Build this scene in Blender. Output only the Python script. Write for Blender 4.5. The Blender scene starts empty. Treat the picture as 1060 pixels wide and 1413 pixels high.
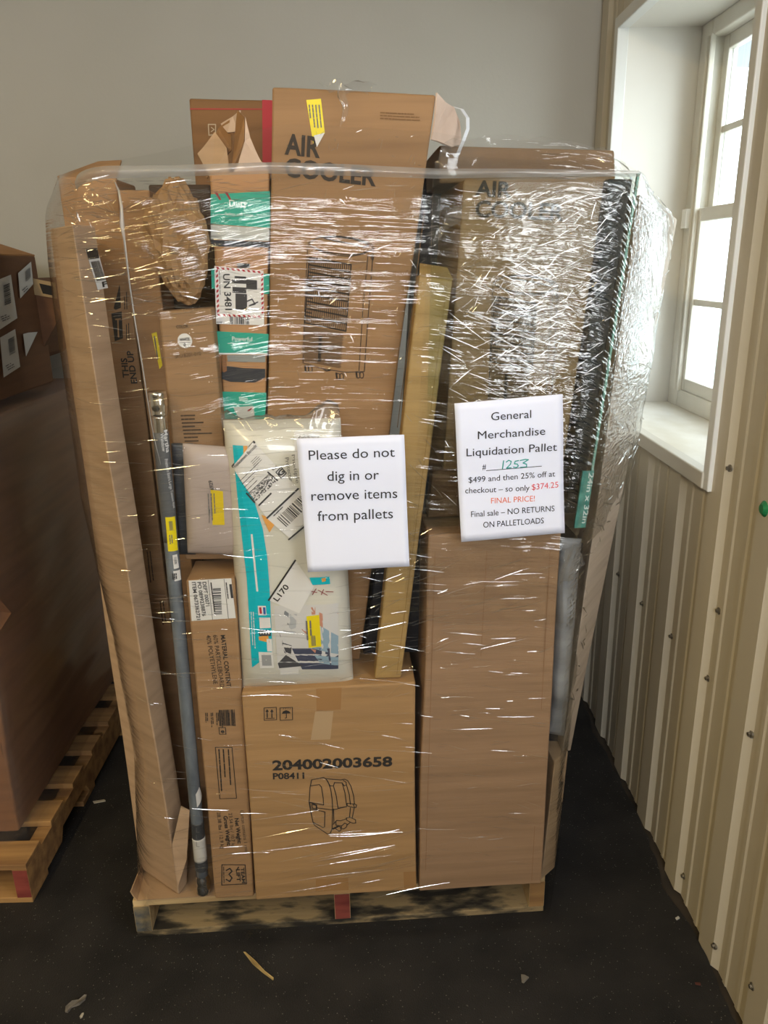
import bpy, bmesh, math, random
import numpy as np
from mathutils import Vector, Matrix, noise
random.seed(7)
sc = bpy.context.scene
COL = sc.collection
V = Vector

# ------------------------------------------------------------------ camera
FPX, CX, CY, EYE = 1061.0, 530.0, 706.5, 1.55
def _c(x, y): return V(((x-CX)/FPX, -(y-CY)/FPX, -1.0))
AY = _c(515, 362).normalized()
_a = 70.0/FPX
AZ = -(V((_a, -(_a*AY.x-AY.z)/AY.y, -1.0))).normalized()
AX = AY.cross(AZ)
CAM = V((0, 0, EYE))
ROT = Matrix((AX, AY, AZ))                       # world from camera
cd = bpy.data.cameras.new('camera'); co = bpy.data.objects.new('camera', cd); COL.objects.link(co)
cd.sensor_fit = 'HORIZONTAL'; cd.sensor_width = 36; cd.lens = 36*FPX/1060; cd.clip_start = 0.05
co.matrix_world = Matrix.Translation(CAM) @ ROT.to_4x4()
sc.camera = co

# ------------------------------------------------------------------ light and exposure
sc.view_settings.view_transform = 'Standard'; sc.view_settings.look = 'None'
sc.view_settings.gamma = 1.0; sc.view_settings.use_curve_mapping = False
sc.view_settings.exposure = -0.15
sc.cycles.transparent_max_bounces = 24
sc.cycles.caustics_reflective = False; sc.cycles.caustics_refractive = False
world = bpy.data.worlds.new('World'); sc.world = world; world.use_nodes = True
SKY = 10.0
world.node_tree.nodes['Background'].inputs[0].default_value = (0.93, 0.97, 1.0, 1)
world.node_tree.nodes['Background'].inputs[1].default_value = SKY

def area(name, loc, target, sx, sy, power, col):
    l = bpy.data.lights.new(name, 'AREA'); l.shape = 'RECTANGLE'; l.size = sx; l.size_y = sy
    l.energy = power; l.color = col
    o = bpy.data.objects.new(name, l); COL.objects.link(o); o.location = loc
    o.rotation_euler = (V(target)-V(loc)).to_track_quat('-Z', 'Y').to_euler()
    return o
WX = 0.75          # right wall plane
BY = 2.79          # back wall plane
CEIL = 3.05
po = area('window_portal', (1.10, 2.105, 1.64), (-1, 2.105, 1.64), 0.95, 1.15, 1, (1, 1, 1)); po.data.cycles.is_portal = True
area('daylight_fill_right', (0.71, 0.55, 1.60), (-0.6, 1.0, 1.3), 0.75, 1.1, 24, (0.92, 0.96, 1.0))  # added daylight panel on the closed wall, placed for glints on the film
area('daylight_fill_high', (-0.1, -3.3, 2.45), (0.0, 1.4, 0.8), 1.7, 0.9, 105, (0.94, 0.97, 1.0))  # added fill with no opening behind it, set high to keep the film clear
area('ceiling_strip_lamp', (-1.3, 0.15, 3.0), (-1.3, 0.15, 0), 0.14, 1.25, 26, (1.0, 0.76, 0.36))
area('ceiling_strip_lamp_middle', (-1.3, -1.5, 3.0), (-1.3, -1.5, 0), 0.14, 1.25, 42, (1.0, 0.76, 0.36))
area('ceiling_strip_lamp_far', (-3.0, -0.6, 3.0), (-3.0, -0.6, 0), 0.14, 1.25, 20, (1.0, 0.76, 0.36))

# ------------------------------------------------------------------ helpers
def lin(c): return c/12.92 if c <= 0.04045 else ((c+0.055)/1.055)**2.4
def rgb(h):
    h = h.lstrip('#'); return tuple(lin(int(h[i:i+2], 16)/255) for i in (0, 2, 4)) + (1,)
MATS = {}
def mat(key, base, rough=0.6, metal=0.0, coat=0.0, spec=0.5):
    if key in MATS: return MATS[key]
    m = bpy.data.materials.new(key); m.use_nodes = True
    b = m.node_tree.nodes['Principled BSDF']
    b.inputs['Base Color'].default_value = rgb(base); b.inputs['Roughness'].default_value = rough
    b.inputs['Metallic'].default_value = metal; b.inputs['Coat Weight'].default_value = coat
    b.inputs['Specular IOR Level'].default_value = spec
    MATS[key] = m; return m
def N(m, t, **kw):
    n = m.node_tree.nodes.new(t)
    for k, v in kw.items(): setattr(n, k, v)
    return n
def L(m, a, b): m.node_tree.links.new(a, b)
def noisy(key, c1, c2, scale=(6, 6, 6), rough=0.8, detail=5, bump=0.0, bscale=None, c3=None, metal=0.0, coat=0.0, lo=0.35, hi=0.65, spec=0.5):
    """two colours mixed by stretched noise, with optional bump"""
    if key in MATS: return MATS[key]
    m = mat(key, c1, rough, metal, coat, spec); b = m.node_tree.nodes['Principled BSDF']
    tc = N(m, 'ShaderNodeTexCoord'); mp = N(m, 'ShaderNodeMapping'); mp.inputs['Scale'].default_value = scale
    L(m, tc.outputs['Object'], mp.inputs['Vector'])
    nz = N(m, 'ShaderNodeTexNoise'); nz.inputs['Scale'].default_value = 1; nz.inputs['Detail'].default_value = detail
    L(m, mp.outputs[0], nz.inputs['Vector'])
    cr = N(m, 'ShaderNodeValToRGB'); cr.color_ramp.elements[0].color = rgb(c1); cr.color_ramp.elements[1].color = rgb(c2)
    cr.color_ramp.elements[0].position = lo; cr.color_ramp.elements[1].position = hi
    if c3:
        e = cr.color_ramp.elements.new((lo+hi)/2); e.color = rgb(c3)
    L(m, nz.outputs['Fac'], cr.inputs[0]); L(m, cr.outputs[0], b.inputs['Base Color'])
    if bump:
        mp2 = N(m, 'ShaderNodeMapping'); mp2.inputs['Scale'].default_value = bscale or scale
        L(m, tc.outputs['Object'], mp2.inputs['Vector'])
        n2 = N(m, 'ShaderNodeTexNoise'); n2.inputs['Scale'].default_value = 1; n2.inputs['Detail'].default_value = 4
        L(m, mp2.outputs[0], n2.inputs['Vector'])
        bp = N(m, 'ShaderNodeBump'); bp.inputs['Strength'].default_value = bump; bp.inputs['Distance'].default_value = 0.01
        L(m, n2.outputs['Fac'], bp.inputs['Height']); L(m, bp.outputs[0], b.inputs['Normal'])
    return m
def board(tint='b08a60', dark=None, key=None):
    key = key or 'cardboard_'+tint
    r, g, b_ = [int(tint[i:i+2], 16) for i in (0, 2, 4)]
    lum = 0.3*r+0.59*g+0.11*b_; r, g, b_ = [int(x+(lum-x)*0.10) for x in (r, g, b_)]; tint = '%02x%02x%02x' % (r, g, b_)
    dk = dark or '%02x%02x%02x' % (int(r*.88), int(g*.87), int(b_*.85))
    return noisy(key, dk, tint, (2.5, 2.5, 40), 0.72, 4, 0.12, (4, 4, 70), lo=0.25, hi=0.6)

def obj(name, bm, m, parent=None, base=None, smooth=False):
    """link a bmesh built in world coordinates; a top-level object gets its origin at its base, a part hangs from its parent"""
    me = bpy.data.meshes.new(name)
    if parent is None:
        if base is None:
            cs = [v.co for v in bm.verts]
            base = V(((min(c.x for c in cs)+max(c.x for c in cs))/2, (min(c.y for c in cs)+max(c.y for c in cs))/2, min(c.z for c in cs)))
        bmesh.ops.translate(bm, verts=bm.verts, vec=-V(base))
    bm.to_mesh(me); bm.free()
    for mm in (m if isinstance(m, (list, tuple)) else [m]): me.materials.append(mm)
    if smooth:
        for p in me.polygons: p.use_smooth = True
    o = bpy.data.objects.new(name, me); COL.objects.link(o)
    if parent is None: o.location = base; WORLD[o.name] = V(base)
    else:
        o.parent = parent; o.matrix_parent_inverse = Matrix.Translation(-WORLD[parent.name]); WORLD[o.name] = V((0, 0, 0))
    return o
WORLD = {}
def tag(o, label=None, cat=None, group=None, kind=None):
    if label: o['label'] = label
    if cat: o['category'] = cat
    if group: o['group'] = group
    if kind: o['kind'] = kind
    return o
def empty(name, loc, label, cat, group=None):
    o = bpy.data.objects.new(name, None); COL.objects.link(o); o.location = loc; o.empty_display_size = 0.1
    WORLD[o.name] = V(loc); return tag(o, label, cat, group)
def quad(bm, a, b, c, d, mi=0):
    f = bm.faces.new([bm.verts.new(p) for p in (a, b, c, d)]); f.material_index = mi; return f
def box(bm, lo, hi, M=None):
    x0, y0, z0 = lo; x1, y1, z1 = hi
    vs = [bm.verts.new((M @ V(p)) if M else p) for p in ((x0,y0,z0),(x1,y0,z0),(x1,y1,z0),(x0,y1,z0),(x0,y0,z1),(x1,y0,z1),(x1,y1,z1),(x0,y1,z1))]
    for f in ((0,3,2,1),(4,5,6,7),(0,1,5,4),(1,2,6,5),(2,3,7,6),(3,0,4,7)): bm.faces.new([vs[i] for i in f])
def bx(lo, hi, M=None):
    bm = bmesh.new(); box(bm, lo, hi, M); return bm
def tube(bm, pts, rad, n=16, cap=True):
    """swept tube; rad a number or list"""
    pts = [V(p) for p in pts]; rings = []
    for i, p in enumerate(pts):
        d = (pts[min(i+1, len(pts)-1)]-pts[max(i-1, 0)]).normalized()
        s = d.cross(V((0, 1, 0.13))).normalized(); t = d.cross(s)
        r = rad[i] if isinstance(rad, (list, tuple)) else rad
        rings.append([bm.verts.new(p+(s*math.cos(2*math.pi*k/n)+t*math.sin(2*math.pi*k/n))*r) for k in range(n)])
    for a, b in zip(rings, rings[1:]):
        for k in range(n): bm.faces.new((a[k], a[(k+1) % n], b[(k+1) % n], b[k]))
    if cap: bm.faces.new(rings[0][::-1]); bm.faces.new(rings[-1])
def bevel(o, w=0.003, seg=2, ang=50):
    md = o.modifiers.new('bevel', 'BEVEL'); md.width = w; md.segments = seg; md.limit_method = 'ANGLE'; md.angle_limit = math.radians(ang)
    return o

def ray(x, y): return ROT @ _c(x, y)
def hit(p, pt, n):
    d = ray(*p); return CAM + d*((pt-CAM).dot(n)/d.dot(n))
# pallet frame: origin at its front left foot, PU along the front, PV into the depth
PO = CAM + ray(190, 1293)*(-EYE/ray(190, 1293).z)
_r = CAM + ray(755, 1257)*(-EYE/ray(755, 1257).z)
PU = (_r-PO).normalized(); PV = V((-PU.y, PU.x, 0))
def W(u, v, z): return PO + PU*u + PV*v + V((0, 0, z))
def LOC(P): d = P-PO; return V((d.dot(PU), d.dot(PV), P.z))
def at(x, y, v): return hit((x, y), PO+PV*v, PV)

def vnoise(P, amp, f=3.2):
    return V((noise.noise(P*f+V((11, 3, 7))), noise.noise(P*f+V((2, 31, 5))), noise.noise(P*f+V((6, 9, 23)))))*amp

class Face:
    """a flat face given by four corners TL, TR, BR, BL; prints and stickers are laid on it"""
    def __init__(s, c, warp=None):
        s.c = [V(p) for p in c]
        s.n = (s.c[1]-s.c[3]).cross(s.c[0]-s.c[2]).normalized()
        s.o = sum(s.c, V())/4
        if s.n.dot(CAM-s.o) < 0: s.n = -s.n
        s.warp = warp or (lambda P: V())
    def P(s, p): return hit(p, s.o, s.n)
    def on(s, P, e=0.001): return P + s.warp(P) + s.n*e

class Prints:
    """ink on a face, gathered into one mesh"""
    def __init__(s, face, e=0.0013): s.f = face; s.bm = bmesh.new(); s.e = e
    def poly(s, pts, mi=0):
        P = [s.f.P(p) for p in pts]
        f = s.bm.faces.new([s.bm.verts.new(s.f.on(q, s.e)) for q in P]); f.material_index = mi
    def grid(s, q, nx=6, ny=6, mi=0):
        P = [s.f.P(p) for p in q]
        vs = [[s.bm.verts.new(s.f.on(P[0].lerp(P[1], i/nx).lerp(P[3].lerp(P[2], i/nx), j/ny), s.e)) for i in range(nx+1)] for j in range(ny+1)]
        for j in range(ny):
            for i in range(nx): s.bm.faces.new((vs[j][i], vs[j+1][i], vs[j+1][i+1], vs[j][i+1])).material_index = mi
    def line(s, pts, w=1.0, closed=False, mi=0):
        if closed: pts = list(pts)+[pts[0]]
        P = [s.f.P(p) for p in pts]; hw = w*0.5*(s.f.o-CAM).length/FPX
        for a, b in zip(P, P[1:]):
            d = b-a
            if d.length < 1e-6: continue
            d.normalize(); t = s.f.n.cross(d)*hw; d = d*hw*0.6
            f = s.bm.faces.new([s.bm.verts.new(s.f.on(q, s.e)) for q in (a-t-d, b-t+d, b+t+d, a+t-d)]); f.material_index = mi
    def text(s, st, p0, p1, cap, bold=0.0, mi=0):
        verts, faces, x0, x1 = glyphs(st, bold)
        A = s.f.P(p0); B = s.f.P(p1); xd = B-A; ln = xd.length; xd.normalize(); up = s.f.n.cross(xd)
        px = V((p1[0]-p0[0], p1[1]-p0[1])).normalized()
        T = s.f.P((p0[0]+px.y*cap, p0[1]-px.x*cap)); h = abs((T-A).dot(up))
        sx = ln/(x1-x0); sy = h/CAPH
        vs = [s.bm.verts.new(s.f.on(A+xd*((x-x0)*sx)+up*(y*sy), s.e)) for x, y in verts]
        for f in faces:
            try: s.bm.faces.new([vs[i] for i in f]).material_index = mi
            except ValueError: pass
    def build(s, name, m, parent):
        """one mesh per printed block: marks far apart on the face become parts of their own"""
        o = None
        for b in blocks(s.bm): o = obj(name, b, m, parent)
        return o
def blocks(bm):
    bm.verts.index_update(); bm.faces.ensure_lookup_table(); nv = len(bm.verts); pa = list(range(nv))
    def fd(i):
        while pa[i] != i: pa[i] = pa[pa[i]]; i = pa[i]
        return i
    for f in bm.faces:
        a = fd(f.verts[0].index)
        for v in f.verts[1:]:
            b = fd(v.index)
            if a != b: pa[b] = a
    ids = {}; isl = np.array([ids.setdefault(fd(i), len(ids)) for i in range(nv)]); k = len(ids)
    co = np.array([v.co[:] for v in bm.verts]); lo = np.full((k, 3), 9e9); hi = np.full((k, 3), -9e9)
    np.minimum.at(lo, isl, co); np.maximum.at(hi, isl, co); size = (hi-lo).max(axis=1)
    if k == 1: return [bm]
    gap = np.sqrt((np.maximum(0, np.maximum(lo[:, None]-hi[None], lo[None]-hi[:, None]))**2).sum(axis=2))
    near = gap <= np.maximum(0.0195, 0.49*np.maximum(size[:, None], size[None])); lab = np.full(k, -1); n = 0
    for i in range(k):
        if lab[i] >= 0: continue
        st = [i]; lab[i] = n
        while st:
            j = st.pop()
            for t in np.nonzero(near[j] & (lab < 0))[0]: lab[t] = n; st.append(int(t))
        n += 1
    if n == 1: return [bm]
    out = [bmesh.new() for _ in range(n)]; vm = {}
    for v in bm.verts: vm[v.index] = out[lab[isl[v.index]]].verts.new(v.co)
    for f in bm.faces: out[lab[isl[f.verts[0].index]]].faces.new([vm[v.index] for v in f.verts]).material_index = f.material_index
    bm.free(); return out
_G = {}
def glyphs(st, bold):
    k = (st, bold)
    if k not in _G:
        cu = bpy.data.curves.new('t', 'FONT'); cu.body = st; cu.size = 1; cu.resolution_u = 3; cu.offset = bold; cu.fill_mode = 'FRONT'
        o = bpy.data.objects.new('t', cu); me = o.to_mesh()
        vs = [(v.co.x, v.co.y) for v in me.vertices]; fs = [tuple(p.vertices) for p in me.polygons]
        o.to_mesh_clear(); bpy.data.objects.remove(o); bpy.data.curves.remove(cu)
        _G[k] = (vs, fs, min(v[0] for v in vs), max(v[0] for v in vs))
    return _G[k]
CAPH = max(v[1] for v in glyphs('H', 0.0)[0])

INK = mat('black_ink', '2b2724', 0.7); WHITE = mat('white_label_paper', 'dedcd8', 0.6); YEL = mat('yellow_sticker_paper', 'e8d30c', 0.5)
GREYINK = mat('grey_ink', '6c6a68', 0.7); BARINK = mat('label_ink', '39383a', 0.7)
TEAL = mat('teal_ink', '17a087', 0.5); RED = mat('red_ink', 'b3242e', 0.6)

def sheet(face, q, name, m, parent, e=0.0008, t=0.0004, n=4, label=None):
    """a sticker, tape or label: a thin slab on a face"""
    P = [face.P(p) for p in q]; bm = bmesh.new()
    def g(off): return [[bm.verts.new(face.on(P[0].lerp(P[1], i/n).lerp(P[3].lerp(P[2], i/n), j/n), off)) for i in range(n+1)] for j in range(n+1)]
    a = g(e)
    for j in range(n):
        for i in range(n): bm.faces.new((a[j][i], a[j+1][i], a[j+1][i+1], a[j][i+1]))
    o = obj(name, bm, m, parent)
    if label: o['label'] = label
    return o
def barcode(pr, p, ax, ay, n=18, mi=0):
    """bars filling the parallelogram p + s*ax + t*ay, bars along ay"""
    rnd = random.Random(n+int(p[0])); x = 0
    while x < 1:
        w = rnd.choice((0.018, 0.03, 0.045)); x1 = min(1, x+w)
        f = lambda s, t: (p[0]+ax[0]*s+ay[0]*t, p[1]+ax[1]*s+ay[1]*t)
        pr.poly([f(x, 0), f(x1, 0), f(x1, 1), f(x, 1)], mi); x = x1+rnd.choice((0.02, 0.03, 0.05))
def scribble(pr, p, d, n, gap, length, h=0.9, mi=0):
    """rows of unreadable small print as broken dashes"""
    rnd = random.Random(int(p[0]*7+p[1])); dx = V(d).normalized(); up = V((dx.y, -dx.x))
    for r in range(n):
        s = V(p)-up*gap*r; x = 0
        end = length*rnd.uniform(0.55, 1)
        while x < end:
            w = rnd.uniform(2, 6); a = s+dx*x; b = s+dx*min(end, x+w)
            pr.line([tuple(a), tuple(b)], h, mi=mi); x += w+rnd.uniform(0.8, 1.8)

def grid_box(F, B, n=(8, 3, 12)):
    """closed six-sided shell through front corners F and back corners B (TL,TR,BR,BL), gridded"""
    bm = bmesh.new()
    def g(a, b, c, d, nx, ny):
        vs = [[bm.verts.new(a.lerp(b, i/nx).lerp(d.lerp(c, i/nx), j/ny)) for i in range(nx+1)] for j in range(ny+1)]
        for j in range(ny):
            for i in range(nx): bm.faces.new((vs[j][i], vs[j+1][i], vs[j+1][i+1], vs[j][i+1]))
    nx, nd, nz = n
    g(F[0], F[1], F[2], F[3], nx, nz); g(B[1], B[0], B[3], B[2], nx, nz)
    g(B[0], F[0], F[3], B[3], nd, nz); g(F[1], B[1], B[2], F[2], nd, nz)
    g(B[0], B[1], F[1], F[0], nx, nd); g(F[3], F[2], B[2], B[3], nx, nd)
    bmesh.ops.remove_doubles(bm, verts=bm.verts, dist=1e-5)
    return bm
def carton(name, label, cat, q, v, depth, m, zb=None, amp=0.0025, top=None, back=None, group=None, bev=0.004):
    """a cardboard box by the four corners of its front face as seen; v = depth of that face in the pallet frame"""
    vv = v if isinstance(v, (list, tuple)) else [v]*4
    F = [at(p[0], p[1], k) for p, k in zip(q, vv)]
    if zb is not None:
        for i in (2, 3): F[i].z = zb
    bk = back or PV*depth
    B = [p+bk for p in F]
    bm = grid_box(F, B); wf = lambda P: vnoise(P, amp)
    for x in bm.verts: x.co += wf(x.co)
    o = tag(obj(name, bm, m), label, cat, group)
    bevel(o, bev)
    f = Face(F, wf); f.F = F; f.B = B
    return o, f
def tape(o, f, q, e=0.0009): return sheet(f, q, 'packing_tape', TAPE, o, e)
TAPE = mat('packing_tape_film', 'a87f52', 0.22, spec=0.6)

# ------------------------------------------------------------------ the setting
def struct(name, bm, m, base=None):
    o = obj(name, bm, m, base=base or V((0, 0, 0))); o['kind'] = 'structure'; return o
M_DRY = noisy('painted_drywall', 'b4b1a8', 'b9b6ae', (2, 2, 2), 0.75, 3, 0.05, (90, 90, 90))
M_RIB = noisy('painted_ribbed_steel', 'c4bba8', 'cdc4b1', (3, 3, 1.2), 0.42, 4, spec=0.35)
M_TRIM = noisy('window_paint', 'dcd8cc', 'e8e5dc', (5, 5, 5), 0.45, 3)
M_SILL = noisy('sill_paint', 'd9d3c4', 'ece9e2', (9, 5, 5), 0.4, 5)
M_REVEAL = noisy('reveal_paint', 'e2dfd8', 'e8e6e0', (3, 3, 3), 0.5, 3)
M_FLOOR = noisy('black_rubber_floor', '1c1b1b', '292726', (7, 7, 7), 0.62, 6, 0.25, (260, 260, 260), spec=0.3)
def speckle(m):
    b = m.node_tree.nodes['Principled BSDF']; src = b.inputs['Base Color'].links[0].from_socket
    tc = N(m, 'ShaderNodeTexCoord'); vo = N(m, 'ShaderNodeTexVoronoi'); vo.inputs['Scale'].default_value = 110
    L(m, tc.outputs['Object'], vo.inputs['Vector'])
    cr = N(m, 'ShaderNodeValToRGB'); cr.color_ramp.elements[0].position = 0.10; cr.color_ramp.elements[0].color = (1, 1, 1, 1)
    cr.color_ramp.elements[1].position = 0.16; cr.color_ramp.elements[1].color = (0, 0, 0, 1)
    L(m, vo.outputs['Distance'], cr.inputs[0])
    nz = N(m, 'ShaderNodeTexNoise'); nz.inputs['Scale'].default_value = 55; L(m, tc.outputs['Object'], nz.inputs['Vector'])
    gt = N(m, 'ShaderNodeMath', operation='GREATER_THAN'); gt.inputs[1].default_value = 0.50; L(m, nz.outputs['Fac'], gt.inputs[0])
    mu = N(m, 'ShaderNodeMath', operation='MULTIPLY'); L(m, cr.outputs[0], mu.inputs[0]); L(m, gt.outputs[0], mu.inputs[1])
    mx = N(m, 'ShaderNodeMix', data_type='RGBA'); L(m, mu.outputs[0], mx.inputs['Factor']); L(m, src, mx.inputs['A'])
    mx.inputs['B'].default_value = rgb('6b6761'); L(m, mx.outputs['Result'], b.inputs['Base Color'])
speckle(M_FLOOR)
X0, Y0 = -4.2, -3.4
struct('ground', bx((X0, Y0, -0.08), (WX+0.06, BY+0.02, -0.008)), noisy('bare_slab', '2a231c', '3d3328', (14, 14, 14), 0.9))
# rubber floor with a torn edge along the right wall
bm = bmesh.new(); edge = []
y = Y0
while y < BY:
    k = (y*3.1) % 1.0
    x = 0.731 + 0.010*noise.noise(V((0, y*4, 0))) + 0.008*noise.noise(V((3, y*23, 0))) - 0.016*max(0, math.sin(y*9.0))**6
    edge.append((x, y)); y += 0.018
edge.append((0.72, BY))
lo = [bm.verts.new((x, y, -0.008)) for x, y in edge]; hi = [bm.verts.new((x, y, 0)) for x, y in edge]
lf = [bm.verts.new((X0, y, 0)) for x, y in edge]
for i in range(len(edge)-1):
    bm.faces.new((lf[i], hi[i], hi[i+1], lf[i+1])); bm.faces.new((hi[i], lo[i], lo[i+1], hi[i+1]))
struct('floor', bm, M_FLOOR)
struct('wall_back', bx((X0, BY, -0.05), (WX+0.4, BY+0.12, CEIL)), M_DRY)
struct('wall_left', bx((X0-0.1, Y0, -0.05), (X0, BY, CEIL)), M_DRY)
struct('wall_front', bx((X0, Y0-0.1, -0.05), (WX+0.1, Y0, CEIL)), mat('front_wall_paint', '9c978c', 0.8))
struct('ceiling', bx((X0, Y0, CEIL), (WX+0.4, BY, CEIL+0.1)), mat('ceiling_paint', 'b9b5aa', 0.8))

# ribbed steel wall on the right with the window opening cut out
WY0, WY1, WZ0, WZ1 = 1.655, 2.555, 1.085, 2.185
def rib(y):
    """how far the steel stands into the room at y"""
    p = ((y-2.285+0.1125) % 0.225)-0.1125; a = abs(p); h = 0.0
    if a < 0.034: h = 0.012
    elif a < 0.050: h = 0.012*(0.050-a)/0.016
    m_ = abs(a-0.082)
    if m_ < 0.006: h = 0.003
    elif m_ < 0.011: h = 0.003*(0.011-m_)/0.005
    return h
ks = [0.034, 0.050, 0.071, 0.076, 0.088, 0.093]
ys = set()
i = -30
while 2.285+0.225*i < BY+0.3:
    c = 2.285+0.225*i
    for k in ks: ys.add(round(c-k, 4)); ys.add(round(c+k, 4))
    i += 1
ys |= {WY0, WY1, BY, Y0}
ys = sorted(y for y in ys if Y0 <= y <= BY)
bm = bmesh.new()
def strip(y0, y1, z0, z1):
    a, b = WX-rib(y0), WX-rib(y1)
    quad(bm, (a, y0, z0), (b, y1, z0), (b, y1, z1), (a, y0, z1))
for y0, y1 in zip(ys, ys[1:]):
    if WY0-1e-6 <= y0 and y1 <= WY1+1e-6:
        strip(y0, y1, -0.004, WZ0); strip(y0, y1, WZ1, CEIL)
    else: strip(y0, y1, -0.004, CEIL)
bmesh.ops.remove_doubles(bm, verts=bm.verts, dist=1e-5)
wall_right = struct('wall_right', bm, M_RIB)
# wall body behind the steel, outside face
bm = bmesh.new()
for lo_, hi_ in (((WX+0.001, Y0, -0.05), (1.07, WY0, CEIL)), ((WX+0.001, WY1, -0.05), (1.07, BY+0.1, CEIL)),
                 ((WX+0.001, WY0, -0.05), (1.07, WY1, WZ0)), ((WX+0.001, WY0, WZ1), (1.07, WY1, CEIL))): box(bm, lo_, hi_)
struct('wall_outside', bm, M_REVEAL)
# window: casing, sill, frame, two sashes, panes, latch
win = obj('window_1', bx((0.985, WY0, WZ0), (1.035, WY0+0.03, WZ1)), M_TRIM, base=V((0, 0, 0))); win['kind'] = 'structure'
bm = bmesh.new(); FW = 0.075
box(bm, (0.975, WY1-FW, WZ0), (1.05, WY1, WZ1)); box(bm, (0.975, WY0, WZ0), (1.05, WY0+FW, WZ1))
box(bm, (0.977, WY0+FW, WZ0), (1.05, WY1-FW, WZ0+0.055)); box(bm, (0.977, WY0+FW, WZ1-0.045), (1.05, WY1-FW, WZ1))
for y_ in (WY1-FW+0.012, WY1-FW-0.012): box(bm, (0.968, y_-0.004, WZ0+0.05), (0.985, y_+0.004, WZ1-0.04))
bevel(obj('window_frame', bm, M_TRIM, win), 0.004)
ZM = 1.665
def sash(x, z0, z1, name):
    bm = bmesh.new(); a, b = WY0+FW-0.004, WY1-FW+0.004; w = 0.038
    box(bm, (x-0.014, a, z0), (x+0.014, a+w, z1)); box(bm, (x-0.014, b-w, z0), (x+0.014, b, z1))
    box(bm, (x-0.0135, a+w, z0), (x+0.0135, b-w, z0+w)); box(bm, (x-0.0135, a+w, z1-w), (x+0.0135, b-w, z1))
    o = bevel(obj('window_sash', bm, M_TRIM, win), 0.003)
    bm = bmesh.new(); zc = (z0+z1)/2
    box(bm, (x-0.008, a+w, zc-0.009), (x+0.008, b-w, zc+0.009))
    for k in (1, 2):
        yy = a+(b-a)*k/3; box(bm, (x-0.007, yy-0.009, z0+w), (x+0.007, yy+0.009, z1-w))
    obj('muntin', bm, M_TRIM, o)
    bm = bx((x-0.002, a+w, z0+w), (x+0.002, b-w, z1-w))
    obj('window_pane', bm, GLASS, o)
def schlick(m, normal=None, f0=0.04):
    """reflectance of a thin clear sheet, the same from both sides"""
    lw = N(m, 'ShaderNodeLayerWeight'); lw.inputs['Blend'].default_value = 0.5
    if normal: L(m, normal, lw.inputs['Normal'])
    pw = N(m, 'ShaderNodeMath', operation='POWER'); L(m, lw.outputs['Facing'], pw.inputs[0]); pw.inputs[1].default_value = 5
    ma = N(m, 'ShaderNodeMath', operation='MULTIPLY_ADD'); L(m, pw.outputs[0], ma.inputs[0]); ma.inputs[1].default_value = 1-f0; ma.inputs[2].default_value = f0
    return ma.outputs[0]
def glassmat(key, tint, f0=0.04):
    m = bpy.data.materials.new(key); m.use_nodes = True; nt = m.node_tree; nt.nodes.remove(nt.nodes['Principled BSDF'])
    out = nt.nodes['Material Output']; tr = N(m, 'ShaderNodeBsdfTransparent'); tr.inputs[0].default_value = rgb(tint)
    gl = N(m, 'ShaderNodeBsdfGlossy'); gl.inputs['Roughness'].default_value = 0.03
    mx = N(m, 'ShaderNodeMixShader'); L(m, schlick(m, None, f0), mx.inputs[0]); L(m, tr.outputs[0], mx.inputs[1]); L(m, gl.outputs[0], mx.inputs[2])
    L(m, mx.outputs[0], out.inputs[0]); return m
GLASS = glassmat('window_glass', 'f4f8f8')
sash(1.028, ZM-0.015, WZ1-0.045, 'upper'); sash(0.996, WZ0+0.055, ZM+0.02, 'lower')
obj('sash_latch', bx((0.955, WY1-0.065, ZM-0.035), (0.985, WY1-0.03, ZM+0.02)), mat('latch_plastic', 'f0eee8', 0.4), win)
def trim(name, lo, hi, m=M_TRIM, w=0.003):
    o = bevel(struct(name, bx(lo, hi), m), w); return o
trim('trim_1', (WX-0.022, WY1-0.002, WZ0-0.03), (WX+0.012, WY1+0.032, WZ1+0.032), mat('casing_white', 'e3e4e2', 0.4))
trim('trim_2', (WX-0.022, WY0-0.030, WZ0-0.035), (WX+0.012, WY0+0.002, WZ1+0.032), mat('casing_white', 'e3e4e2', 0.4))
trim('trim_3', (WX-0.022, WY0, WZ1-0.002), (WX+0.012, WY1, WZ1+0.032), mat('casing_white', 'e3e4e2', 0.4))
trim('trim_4', (WX-0.026, WY0-0.005, WZ0-0.034), (WX+0.004, WY1+0.005, WZ0+0.004), mat('sill_nose', 'cdc8bd', 0.4))
struct('window_sill', bx((WX-0.02, WY0, WZ0-0.004), (0.985, WY1, WZ0+0.002)), M_SILL)
# wall screws
SCREW = mat('zinc_screw', '8d877c', 0.35, 0.8)
spots = [(852, 792), (885, 833), (925, 878), (975, 936), (1008, 646), (1036, 1013), (942, 1209), (990, 1305), (1044, 1361), (990, 843)]
for i, p in enumerate(spots):
    c = hit(p, V((WX-0.004, 0, 0)), V((1, 0, 0))); x = WX-rib(c.y)
    bm = bmesh.new(); tube(bm, [(x+0.002, c.y, c.z), (x-0.002, c.y, c.z), (x-0.0025, c.y, c.z)], [0.008, 0.008, 0.0045], 10)
    tube(bm, [(x-0.002, c.y, c.z), (x-0.007, c.y, c.z)], 0.0045, 6)
    tag(obj('wall_screw', bm, SCREW), 'small hex head screw fixed in the ribbed steel wall', 'screw', 'screws in the ribbed wall')
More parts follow.
